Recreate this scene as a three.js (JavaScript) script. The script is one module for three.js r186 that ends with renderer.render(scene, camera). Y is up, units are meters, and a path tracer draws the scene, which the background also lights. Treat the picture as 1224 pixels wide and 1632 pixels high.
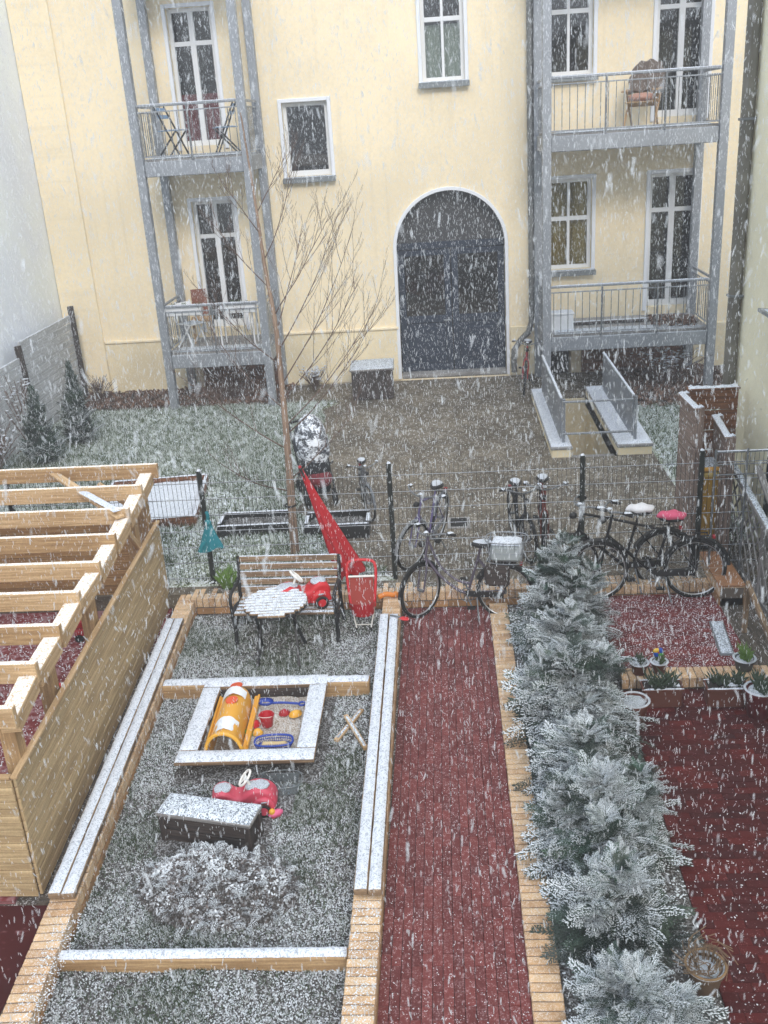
import * as THREE from 'three';
import { mergeGeometries } from 'three/addons/utils/BufferGeometryUtils.js';
import { ConvexGeometry } from 'three/addons/geometries/ConvexGeometry.js';

// ---------------------------------------------------------------- camera, sky, light, exposure
const scene = new THREE.Scene();
const camera = new THREE.PerspectiveCamera(55.226, 768 / 1024, 0.05, 400);
camera.position.set(0, 5.2, 0);
camera.quaternion.setFromRotationMatrix(new THREE.Matrix4().makeBasis(
  new THREE.Vector3(0.99685621, -0.06085088, -0.05074308), new THREE.Vector3(0.03775309, 0.92785806, -0.37101769), new THREE.Vector3(0.06965913, 0.36793558, 0.92723838)));
const renderer = new THREE.WebGLRenderer({ antialias: true });
renderer.setSize(768, 1024);
renderer.toneMapping = THREE.LinearToneMapping;
renderer.toneMappingExposure = 1.36;
renderer.shadowMap.enabled = true;
{ // overcast sky: brightest overhead, even all round
  const w = 64, h = 32, d = new Float32Array(w * h * 4);
  for (let y = 0; y < h; y++) for (let x = 0; x < w; x++) {
    const el = Math.sin(((y + .5) / h - .5) * Math.PI), b = el < 0 ? .4 : (1.9 + el) / 2.9, i = (y * w + x) * 4;
    d[i] = 1.6 * b; d[i + 1] = 1.7 * b; d[i + 2] = 1.86 * b; d[i + 3] = 1;
  }
  const t = new THREE.DataTexture(d, w, h, THREE.RGBAFormat, THREE.FloatType);
  t.mapping = THREE.EquirectangularReflectionMapping; t.magFilter = THREE.LinearFilter; t.minFilter = THREE.LinearFilter; t.needsUpdate = true;
  camera.focus = 10; camera.userData.fStop = 3.5;
  scene.background = t; scene.environment = t;
}
const sun = new THREE.DirectionalLight(0xfff3e4, 1.4);
sun.position.set(7, 23, 27); sun.target.position.set(0, 0, -10); scene.add(sun, sun.target);
sun.castShadow = true; sun.shadow.radius = 30; sun.shadow.mapSize.set(2048, 2048);
Object.assign(sun.shadow.camera, { left: -16, right: 16, top: 20, bottom: -20, near: 1, far: 90 });
scene.fog = new THREE.FogExp2(0xe4e9ee, .0068);

// ---------------------------------------------------------------- helpers
const V = (x, y, z) => new THREE.Vector3(x, y, z);
function rng(s) { return () => { s |= 0; s = s + 0x6D2B79F5 | 0; let t = Math.imul(s ^ s >>> 15, 1 | s); t = t + Math.imul(t ^ t >>> 7, 61 | t) ^ t; return ((t ^ t >>> 14) >>> 0) / 4294967296; }; }
const R0 = rng(11), rr = (a, b, r = R0) => a + (b - a) * r();
const taken = new Map();
function numbered(n) { const k = taken.get(n) || 0; taken.set(n, k + 1); return k ? n + '_' + String(k).padStart(3, '0') : n; }
function tag(o, label, category, group) { o.userData.label = label; if (category) o.userData.category = category; if (group) o.userData.group = group; return o; }
function thing(name, label, category, pos = [0, 0, 0], turn = 0, group) {
  const o = new THREE.Group(); o.name = numbered(name); scene.add(o); o.position.set(...pos); o.rotation.y = turn; return tag(o, label, category, group);
}
function mesh(parent, name, geo, mat, label) {
  const m = new THREE.Mesh(geo, mat); m.name = parent === scene ? numbered(name) : name; m.castShadow = m.receiveShadow = true;
  if (label) m.userData.label = label; parent.add(m); return m;
}
function struct(name, geo, mat) { const m = mesh(scene, name, geo, mat); m.userData.kind = 'structure'; return m; }
function dup(o, label, pos, turn = 0, name) {
  const c = o.clone(); c.name = numbered(name || o.name.replace(/_\d{3}$/, '')); c.userData = { ...o.userData, label }; scene.add(c); c.position.set(...pos); c.rotation.y = turn; return c;
}
function clean(g) {
  g = g.index ? g.toNonIndexed() : g;
  for (const k of Object.keys(g.attributes)) if (!['position', 'normal', 'uv', 'color'].includes(k)) g.deleteAttribute(k);
  if (!g.attributes.uv) uvBox(g);
  return g;
}
const merge = (l) => mergeGeometries(l.map(clean));
function uvBox(g, ou = 0, ov = 0) { // metric uv by dominant normal, u along the longest side
  g.computeBoundingBox(); const s = g.boundingBox.getSize(V()), dims = [s.x, s.y, s.z], L = dims.indexOf(Math.max(...dims));
  const p = g.attributes.position, n = g.attributes.normal, uv = new Float32Array(p.count * 2);
  for (let i = 0; i < p.count; i++) {
    const N = [Math.abs(n.getX(i)), Math.abs(n.getY(i)), Math.abs(n.getZ(i))], a = N.indexOf(Math.max(...N)), P = [p.getX(i), p.getY(i), p.getZ(i)];
    let ax = [0, 1, 2].filter((k) => k !== a); if (ax[1] === L) ax.reverse();
    uv[2 * i] = P[ax[0]] + ou; uv[2 * i + 1] = P[ax[1]] + ov;
  }
  g.setAttribute('uv', new THREE.BufferAttribute(uv, 2)); return g;
}
const boxCache = new Map();
function box(w, h, d, c = .005, v = 0) { // chamfered box, uv in metres, centred
  const key = [w, h, d, c, v].map((a) => a.toFixed(4)).join();
  if (boxCache.has(key)) return boxCache.get(key);
  c = Math.min(c, w / 3, h / 3, d / 3); const pts = [];
  for (const i of [-1, 1]) for (const j of [-1, 1]) for (const k of [-1, 1]) {
    const x = i * w / 2, y = j * h / 2, z = k * d / 2;
    pts.push(V(x, y - j * c, z - k * c), V(x - i * c, y, z - k * c), V(x - i * c, y - j * c, z));
  }
  const g = uvBox(new ConvexGeometry(pts), v * .37, v * .53); boxCache.set(key, g); return g;
}
function bx(w, h, d, x, y, z, rx = 0, ry = 0, rz = 0, c = .005) { return box(w, h, d, c).clone().applyMatrix4(new THREE.Matrix4().compose(V(x, y, z), new THREE.Quaternion().setFromEuler(new THREE.Euler(rx, ry, rz)), V(1, 1, 1))); }
function put(parent, name, w, h, d, x, y, z, mat, o = {}) {
  const m = mesh(parent, name, box(w, h, d, o.c ?? .005, o.v ?? 0), mat, o.label); m.position.set(x, y, z); m.rotation.set(o.rx || 0, o.ry || 0, o.rz || 0); return m;
}
function span(p, q, w, h, c = .004) { // box beam from p to q (w sideways, h upwards)
  p = V(...p); q = V(...q); const d = q.clone().sub(p), L = d.length(), g = box(w, h, L, c).clone(), m = new THREE.Matrix4();
  const z = d.normalize(), x = Math.abs(z.y) > .99 ? V(1, 0, 0) : V(0, 1, 0).cross(z).normalize(), y = z.clone().cross(x);
  m.makeBasis(x, y, z).setPosition(p.add(q).multiplyScalar(.5)); return g.applyMatrix4(m);
}
function cyl(p, q, r, r2 = r, seg = 8) {
  p = V(...p); q = V(...q); const d = q.clone().sub(p), g = new THREE.CylinderGeometry(r2, r, d.length(), seg);
  return g.applyMatrix4(new THREE.Matrix4().compose(p.add(q).multiplyScalar(.5), new THREE.Quaternion().setFromUnitVectors(V(0, 1, 0), d.normalize()), V(1, 1, 1)));
}
function tube(pts, r, seg = 16, rad = 6, closed = false) { return new THREE.TubeGeometry(new THREE.CatmullRomCurve3(pts.map((p) => V(...p)), closed, 'centripetal'), seg, r, rad, closed); }
function ball(r, x, y, z, sx = 1, sy = 1, sz = 1, a = 10, b = 7) { return new THREE.SphereGeometry(r, a, b).scale(sx, sy, sz).translate(x, y, z); }
function lathe(p, seg = 20) { return new THREE.LatheGeometry(p.map((a) => new THREE.Vector2(a[0], a[1])), seg); }
function vnoise(seed) { const g = new Float32Array(4096), r = rng(seed); for (let i = 0; i < 4096; i++) g[i] = r(); return (x, y) => { const xi = Math.floor(x), yi = Math.floor(y), fx = x - xi, fy = y - yi, s = fx * fx * (3 - 2 * fx), t = fy * fy * (3 - 2 * fy), a = (i, j) => g[((i & 63) << 6) | (j & 63)]; return (a(xi, yi) * (1 - s) + a(xi + 1, yi) * s) * (1 - t) + (a(xi, yi + 1) * (1 - s) + a(xi + 1, yi + 1) * s) * t; }; }
const N2 = vnoise(5), fbm = (x, y, o = 4) => { let s = 0, a = .5, n = 0; for (let i = 0; i < o; i++) { s += a * N2(x, y); n += a; x = x * 2.03 + 7.1; y = y * 2.03 + 3.7; a *= .5; } return s / n; };
function snowSlab(w, d, t, seed = 1, step = .05) { // a thin settled layer: bumpy top, rounded rim; base at y = 0
  const nx = Math.max(2, Math.min(60, Math.round(w / step))), nz = Math.max(2, Math.min(90, Math.round(d / step))), g = new THREE.PlaneGeometry(w, d, nx, nz).rotateX(-Math.PI / 2), p = g.attributes.position;
  for (let i = 0; i < p.count; i++) {
    let x = p.getX(i), z = p.getZ(i); const e = (Math.abs(x) > w / 2 - 1e-4) || (Math.abs(z) > d / 2 - 1e-4);
    const n = N2(x * 31 + seed * 9.3, z * 31 + seed * 4.1);
    if (e) { x *= 1 - .012 * n / w; z *= 1 - .012 * N2(x * 23, z * 23 + seed) / d; p.setXYZ(i, x, .0005, z); } else p.setY(i, t * (.65 + .7 * n));
  }
  const uv = g.attributes.uv; for (let i = 0; i < p.count; i++) uv.setXY(i, p.getX(i) + seed * .37, p.getZ(i) + seed * .61);
  g.computeVertexNormals(); return g;
}
const geoSquash = (g, f) => { const p = g.attributes.position; for (let i = 0; i < p.count; i++) { const v = f(p.getX(i), p.getY(i), p.getZ(i)); p.setXYZ(i, ...v); } g.computeVertexNormals(); return g; };

// ---------------------------------------------------------------- procedural textures and materials
function tileN(n, cells, oct, seed) { // tileable fbm
  const out = new Float32Array(n * n); let amp = 1, tot = 0;
  for (let o = 0; o < oct; o++, cells *= 2, amp *= .55) {
    const c = Array.isArray(cells) ? cells : [cells, cells], r = rng(seed + o * 17), g = Float32Array.from({ length: c[0] * c[1] }, r); tot += amp;
    for (let y = 0; y < n; y++) { const v = y / n * c[1], j = v | 0, fy = v - j, t = fy * fy * (3 - 2 * fy), j1 = (j + 1) % c[1];
      for (let x = 0; x < n; x++) { const u = x / n * c[0], i = u | 0, fx = u - i, s = fx * fx * (3 - 2 * fx), i1 = (i + 1) % c[0];
        out[y * n + x] += amp * ((g[j * c[0] + i] * (1 - s) + g[j * c[0] + i1] * s) * (1 - t) + (g[j1 * c[0] + i] * (1 - s) + g[j1 * c[0] + i1] * s) * t); } }
  }
  for (let i = 0; i < out.length; i++) out[i] /= tot; return out;
}
function tileXY(n, cx, cy, oct, seed) { const out = new Float32Array(n * n); let amp = 1, tot = 0;
  for (let o = 0; o < oct; o++, cx *= 2, cy *= 2, amp *= .55) { const r = rng(seed + o * 17), g = Float32Array.from({ length: cx * cy }, r); tot += amp;
    for (let y = 0; y < n; y++) { const v = y / n * cy, j = v | 0, fy = v - j, j1 = (j + 1) % cy; for (let x = 0; x < n; x++) { const u = x / n * cx, i = u | 0, fx = u - i, s = fx * fx * (3 - 2 * fx), i1 = (i + 1) % cx;
      out[y * n + x] += amp * ((g[j * cx + i] * (1 - s) + g[j * cx + i1] * s) * (1 - fy) + (g[j1 * cx + i] * (1 - s) + g[j1 * cx + i1] * s) * fy); } } }
  for (let i = 0; i < out.length; i++) out[i] /= tot; return out; }
function tex(n, metres, f, srgb = true) {
  const d = new Uint8Array(n * n * 4);
  for (let i = 0; i < n * n; i++) { const c = f(i, i % n, (i / n) | 0); for (let k = 0; k < 3; k++) d[4 * i + k] = Math.max(0, Math.min(255, Array.isArray(c) ? c[k] : c)); d[4 * i + 3] = 255; }
  const t = new THREE.DataTexture(d, n, n); t.wrapS = t.wrapT = THREE.RepeatWrapping; t.magFilter = THREE.LinearFilter; t.minFilter = THREE.LinearMipmapLinearFilter; t.generateMipmaps = true;
  if (srgb) t.colorSpace = THREE.SRGBColorSpace; t.repeat.set(1 / metres, 1 / metres); t.needsUpdate = true; return t;
}
const mix = (a, b, t) => [a[0] + (b[0] - a[0]) * t, a[1] + (b[1] - a[1]) * t, a[2] + (b[2] - a[2]) * t], sm = (a, b, x) => { x = Math.max(0, Math.min(1, (x - a) / (b - a))); return x * x * (3 - 2 * x); }, mul = (c, k) => [c[0] * k, c[1] * k, c[2] * k];
const std = (o) => new THREE.MeshStandardMaterial({ roughness: .85, ...o });
const A = tileN(512, 4, 7, 1), B = tileN(512, 32, 4, 2), C2 = tileN(512, 128, 2, 3), D2 = tileN(512, 8, 6, 4), GR = tileXY(512, 4, 96, 3, 6);
const C = {};
C.snow = std({ color: 0xdce1e8, roughness: .9, map: tex(512, .9, (i) => mix([184, 190, 198], [250, 252, 255], sm(.3, .5, C2[i] * .75 + B[i] * .25))), bumpMap: tex(512, .9, (i) => 255 * (B[i] * .5 + C2[i] * .5), false), bumpScale: .006 });
C.snowThin = std({ color: 0xe4eaf0, roughness: .9, map: tex(512, .9, (i) => mix([120, 126, 132], [240, 244, 250], sm(.36, .52, C2[i] * .75 + B[i] * .25))), bumpMap: C.snow.bumpMap, bumpScale: .006 });
function plaster(c, m, lo = .93) { return std({ map: tex(512, m, (i) => mul(c, lo + (1.04 - lo) * sm(.25, .75, A[i] * .6 + D2[i] * .25 + C2[i] * .15))), bumpMap: tex(256, .8, (i, x, y) => 255 * C2[(y * 2 % 512) * 512 + x * 2 % 512], false), bumpScale: .004, roughness: .93 }); }
{ const ST = tileXY(512, 48, 3, 4, 61); C.yellow = std({ map: tex(512, 5.3, (i) => mul([244, 230, 199], .95 + .06 * sm(.25, .75, A[i] * .7 + C2[i] * .3) - .025 * sm(.55, .8, ST[i]) )), bumpMap: tex(256, .8, (i, x, y) => 255 * C2[(y * 2 % 512) * 512 + x * 2 % 512], false), bumpScale: .004, roughness: .93 }); }
C.yellowLow = plaster([238, 225, 192], 3.1, .9);
C.cream = plaster([232, 229, 203], 3.7, .96);
C.whiteWall = plaster([240, 246, 255], 5.1, .99);
C.white = std({ color: 0xdfe3e8, roughness: .5 });
C.whiteTrim = std({ color: 0xe3e8f0, roughness: .7, bumpMap: C.snow.bumpMap, bumpScale: .001 });
C.sill = std({ color: 0x7d8488, roughness: .45, metalness: .4 });
function wood(c1, c2, o = {}) { return std({ roughness: .75, map: tex(512, 1.1, (i) => mul(mix(c1, c2, sm(.25, .75, GR[i] * .75 + A[i] * .25)), .92 + .16 * C2[i])), bumpMap: tex(512, 1.1, (i) => 255 * GR[i], false), bumpScale: .003, ...o }); }
C.timber = wood([172, 142, 104], [206, 178, 140]);
C.timberDk = wood([150, 120, 84], [186, 156, 116]);
C.board = wood([164, 141, 106], [200, 177, 138]);
C.boardIn = wood([150, 116, 76], [186, 152, 106]);
C.oldWood = wood([104, 84, 64], [158, 134, 106]);
C.brownWood = wood([92, 58, 36], [132, 88, 56]);
C.darkWood = wood([40, 34, 32], [68, 58, 54]);
C.greyWood = wood([104, 102, 102], [150, 148, 146]);
C.paleGrey = wood([162, 166, 170], [192, 196, 200]);
C.fencePink = wood([112, 96, 88], [148, 130, 120]);
C.bark = wood([122, 102, 88], [160, 138, 120]);
C.twig = std({ color: 0x66554d });
C.bricks = [[194, 160, 118], [184, 148, 108], [200, 168, 130], [174, 138, 100]].map((c, k) => std({ map: tex(128, .35, (i, x, y) => { const j = y * 4 * 512 + x * 4; return mix(mul(c, .82 + .34 * A[j]), [232, 232, 234], .8 * sm(.54, .68, C2[(j * 3 + k * 999) % 262144] * .7 + B[j] * .3)); }) }));
C.brickSide = std({ map: tex(256, .8, (i, x, y) => mul([160, 122, 82], .7 + .5 * A[y * 2 * 512 + x * 2])) });
C.mortar = std({ color: 0x6d6258 });
const paverT = (c, k, s0, s1) => new THREE.MeshPhysicalMaterial({ roughness: .7, specularIntensity: .4, map: tex(256, .9, (i, x, y) => { const j = y * 2 * 512 + x * 2; return mix(mul(c, .75 + .45 * A[j]), [190, 182, 188], .55 * sm(s0, s1, C2[(j + k * 7777) % 262144] * .65 + B[(j + k * 555) % 262144] * .35)); }) });
C.pavers = [[104, 50, 48], [98, 47, 46], [108, 54, 52], [93, 45, 44]].map((c, k) => paverT(c, k, .52, .72));
C.paversMid = [[104, 40, 40], [96, 36, 37], [110, 45, 43], [90, 34, 35]].map((c, k) => paverT(c, k + 30, .54, .74));
C.paversRed = [[76, 20, 19], [68, 18, 18], [83, 23, 20], [62, 17, 18]].map((c, k) => paverT(c, k + 20, .64, .8));
C.paverFar = paverT([112, 42, 42], 9, .58, .72);
C.redFloor = paverT([118, 48, 48], 5, .45, .62);
C.joint = std({ color: 0x4d3436 });
C.jointRed = std({ color: 0x2c1212 });
C.yard = std({ roughness: .75, map: tex(512, 2.3, (i) => mix(mix([76, 69, 58], [112, 104, 90], sm(.3, .7, A[i] * .5 + B[i] * .5)), [206, 206, 204], .6 * sm(.54, .72, C2[i] * .55 + B[i] * .2 + D2[i] * .25))), bumpMap: tex(512, 2.3, (i) => 255 * B[i], false), bumpScale: .012 });
C.soil = std({ map: tex(512, 1.3, (i) => mix(mix([46, 43, 42], [76, 73, 70], B[i]), [204, 210, 216], .6 * sm(.44, .68, C2[i] * .85 + D2[i] * .15))), bumpMap: tex(512, 1.3, (i) => 255 * B[i], false), bumpScale: .02 });
C.lawn = std({ map: tex(512, 1.7, (i) => mix(mix([74, 84, 58], [112, 124, 88], B[i]), [222, 230, 232], .9 * sm(.43, .58, C2[i] * .55 + D2[i] * .45))), bumpMap: tex(512, 1.7, (i) => 255 * B[i], false), bumpScale: .02 });
C.mulch = std({ map: tex(512, 1.1, (i) => mix(mix([56, 50, 44], [100, 90, 78], B[i]), [216, 216, 220], .8 * sm(.58, .7, C2[i] * .6 + D2[i] * .4))), bumpMap: tex(512, 1.1, (i) => 255 * B[i], false), bumpScale: .02 });
C.snowWood = std({ roughness: .9, map: tex(512, .9, (i) => mix([196, 168, 132], [250, 246, 240], sm(.3, .52, C2[i] * .7 + B[i] * .3))), bumpMap: C.snow.bumpMap, bumpScale: .003 });
C.sand = std({ map: tex(256, .7, (i, x, y) => mix([132, 118, 100], [204, 202, 200], sm(.4, .6, C2[y * 2 * 512 + x * 2]))) });
C.galv = std({ metalness: .35, roughness: .5, map: tex(512, 1.6, (i) => mul(mix([128, 134, 142], [162, 168, 176], A[i] * .6 + B[i] * .4), 1)) });
C.galvDk = std({ color: 0x74797e, metalness: .4, roughness: .5 });
C.slab = std({ map: tex(256, 1.2, (i, x, y) => mul([146, 146, 146], .8 + .35 * A[y * 2 * 512 + x * 2])) });
C.zinc = std({ map: tex(256, 1, (i, x, y) => mul([120, 122, 122], .8 + .35 * A[y * 2 * 512 + x * 2])), metalness: .3, roughness: .55 });
C.olive = std({ map: tex(256, 1, (i, x, y) => mul([112, 110, 102], .8 + .35 * A[y * 2 * 512 + x * 2])), roughness: .7 });
C.gate = std({ color: 0x1c2a3e, roughness: .6 });
C.gateGrey = std({ color: 0x3a3c40, roughness: .6 });
C.black = std({ color: 0x1b1c1e, roughness: .55 });
C.rubber = std({ color: 0x161616, roughness: .8 });
C.chrome = std({ color: 0xb6babf, metalness: .8, roughness: .3 });
C.fencePost = std({ color: 0x1f2624, roughness: .5, metalness: .2 });
C.dark = std({ color: 0x2a2522, roughness: .9 });
C.room = std({ color: 0x4a403a, roughness: .95 });
C.glass = new THREE.MeshPhysicalMaterial({ color: 0xf2f5f5, roughness: .03, transmission: 1, thickness: 0, ior: 1.5 });
const plastic = (c, r = .4) => std({ color: c, roughness: r });
const P = { red: plastic(0xc01f28), redDk: plastic(0x9c1520, .6), yellow: plastic(0xe0a83a), blue: plastic(0x1f3f9e), green: plastic(0x3f8a3a), white: plastic(0xe4e4e0), orange: plastic(0xd8802a), teal: plastic(0x1f7f8c, .7), pink: plastic(0xd7628a), clear: null, brown: plastic(0x5e3428, .6), purple: plastic(0x6b4a8c) };
P.clear = new THREE.MeshPhysicalMaterial({ color: 0xc9d0d4, roughness: .12, transmission: .85, thickness: 0 });
const cloth = (c, r = .95) => std({ color: c, roughness: r, side: THREE.DoubleSide });

// ================================================================ SETTING
const Y1 = .2; // level of the courtyard behind the fence
const shapeXZ = (pts, holes = []) => { const s = new THREE.Shape(pts.map((p) => new THREE.Vector2(p[0], -p[1]))); for (const h of holes) s.holes.push(new THREE.Path(h.map((p) => new THREE.Vector2(p[0], -p[1])))); return new THREE.ShapeGeometry(s).rotateX(-Math.PI / 2); };
const rect = (a, b, c, d) => [[a, c], [b, c], [b, d], [a, d]];
const well = rect(1.88, 2.6, -18.2, -14.6).reverse();
struct('ground', shapeXZ(rect(-150, 150, -160, 120), [well]).translate(0, -.012, 0), C.mulch);
{ // courtyard slab with its edge, and the stairwell opening
  const s = new THREE.Shape(rect(-7.9, 6, -20, -10.21).map((p) => new THREE.Vector2(p[0], -p[1]))); s.holes.push(new THREE.Path(well.map((p) => new THREE.Vector2(p[0], -p[1]))));
  struct('courtyard_paving', new THREE.ExtrudeGeometry(s, { depth: Y1, bevelEnabled: false }).rotateX(-Math.PI / 2), C.yard);
}
// a softly undulating sheet cut to an outline
function sheet(x0, x1, z0, z1, y, amp, edge, nx = 60, nz = 60) {
  const g = new THREE.PlaneGeometry(1, 1, nx, nz).rotateX(-Math.PI / 2), p = g.attributes.position, uv = g.attributes.uv;
  for (let i = 0; i < p.count; i++) { const z = z0 + (z1 - z0) * (p.getZ(i) + .5), a = x0(z), b = x1(z), x = a + (b - a) * (p.getX(i) + .5), e = Math.min(1, Math.min(x - a, b - x, z - z0, z1 - z) / .12);
    p.setXYZ(i, x, y + edge * e + amp * e * (fbm(x * 1.7 + 40, z * 1.7 + 40) - .4) * 2, z); uv.setXY(i, x, z); }
  g.computeVertexNormals(); return g;
}
const lawnEdge = (z) => -2.25 + .12 * Math.sin(z * 1.9) + .1 * Math.sin(z * 4.7 + 1) + (z > -12.6 ? (z + 12.6) * .72 : 0);
struct('lawn', sheet(() => -7.55, lawnEdge, -18.45, -10.4, Y1 + .004, .035, .03, 80, 80), C.lawn);
struct('planting_bed', sheet(() => -7.85, (z) => -3.1 + .1 * Math.sin(z * 5), -19.98, -18.35, Y1 + .006, .05, .03, 60, 20), C.mulch);
struct('side_lawn', sheet(() => 3.15, () => 5.9, -17.2, -11.2, Y1 + .004, .04, .02, 40, 60), C.lawn);
struct('leaf_bed', sheet(() => 3.12, () => 5.95, -19.98, -17.1, Y1 + .006, .05, .03, 30, 30), C.mulch);
const bedL = (z) => -2.96 + (z + 4.3) * .055 + .17, bedR = () => -.78;
struct('garden_bed', sheet(bedL, bedR, -10.06, -3.2, .002, .035, .012, 60, 140), C.soil);
struct('hedge_bed', sheet(() => .585, () => 1.56, -10.06, -3.0, .002, .03, .02, 20, 80), C.soil);

// pavers: nearest 300 as single pieces, the rest joined
function paved(name, x0, x1, z0, z1, y, along, w, l, pm = C.pavers) {
  const base = struct(name, new THREE.BoxGeometry(x1 - x0, .05, z1 - z0).translate((x0 + x1) / 2, y - .037, (z0 + z1) / 2), pm === C.pavers ? C.joint : C.jointRed), cells = [], r = rng(name.length * 7 + 3);
  const nA = Math.round((along ? x1 - x0 : z1 - z0) / w), wA = (along ? x1 - x0 : z1 - z0) / nA, len = along ? z1 - z0 : x1 - x0, st = along ? z0 : x0, sA = along ? x0 : z0;
  for (let i = 0; i < nA; i++) for (let t = -(i % 2) * l / 2; t < len - .01; t += l) {
    const a = Math.max(0, t), b = Math.min(len, t + l); if (b - a < .03) continue; const u = sA + (i + .5) * wA, m = st + (a + b) / 2;
    cells.push({ x: along ? u : m, z: along ? m : u, w: along ? wA - .003 : b - a - .003, d: along ? b - a - .003 : wA - .003, r: r(), k: (r() * 4) | 0, v: (r() * 3) | 0, t: (r() - .5) * .008 });
  }
  cells.sort((p, q) => q.z - p.z);
  const vis = cells.filter((c) => c.z < -4.1), rest = [];
  vis.forEach((c, n) => { if (n < 300) { const m = put(base, 'paver', c.w, .05, c.d, c.x, y - .023 + c.r * .002, c.z, pm[c.k], { v: c.v, c: .002, rx: c.t, rz: c.t * .6 }); } else rest.push(c); });
  const B2 = [[], [], [], []]; for (const c of rest) B2[c.k].push(bx(c.w, .05, c.d, c.x, y - .023 + c.r * .004, c.z, c.t, 0, c.t * .6, .004));
  B2.forEach((l2, k) => { if (!l2.length) return; const g = merge(l2); uvBox(g); const m = mesh(base, 'paver_field', g, pm[k]); m.userData.kind = 'stuff'; });
  return base;
}
paved('garden_path', -.59, .38, -10.06, -3.2, 0, true, .07, .21);
paved('terrace', 1.565, 3.5, -8.21, -3.2, 0, false, .075, .21, C.paversRed);
paved('upper_terrace', 1.565, 2.88, -10.06, -8.43, .08, false, .075, .21, C.paversMid);
struct('terrace_verge', new THREE.BoxGeometry(.75, .1, 4).translate(3.26, .03, -10.44 + 2), C.mulch);
struct('side_path', new THREE.BoxGeometry(4.5, .04, 2.4).translate(-5.3, -.025, -4.3), C.paversRed[1]);
struct('pergola_floor', new THREE.BoxGeometry(5.2, .04, 4.75).translate(-5.95, 0, -7.9), C.redFloor);

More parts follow.
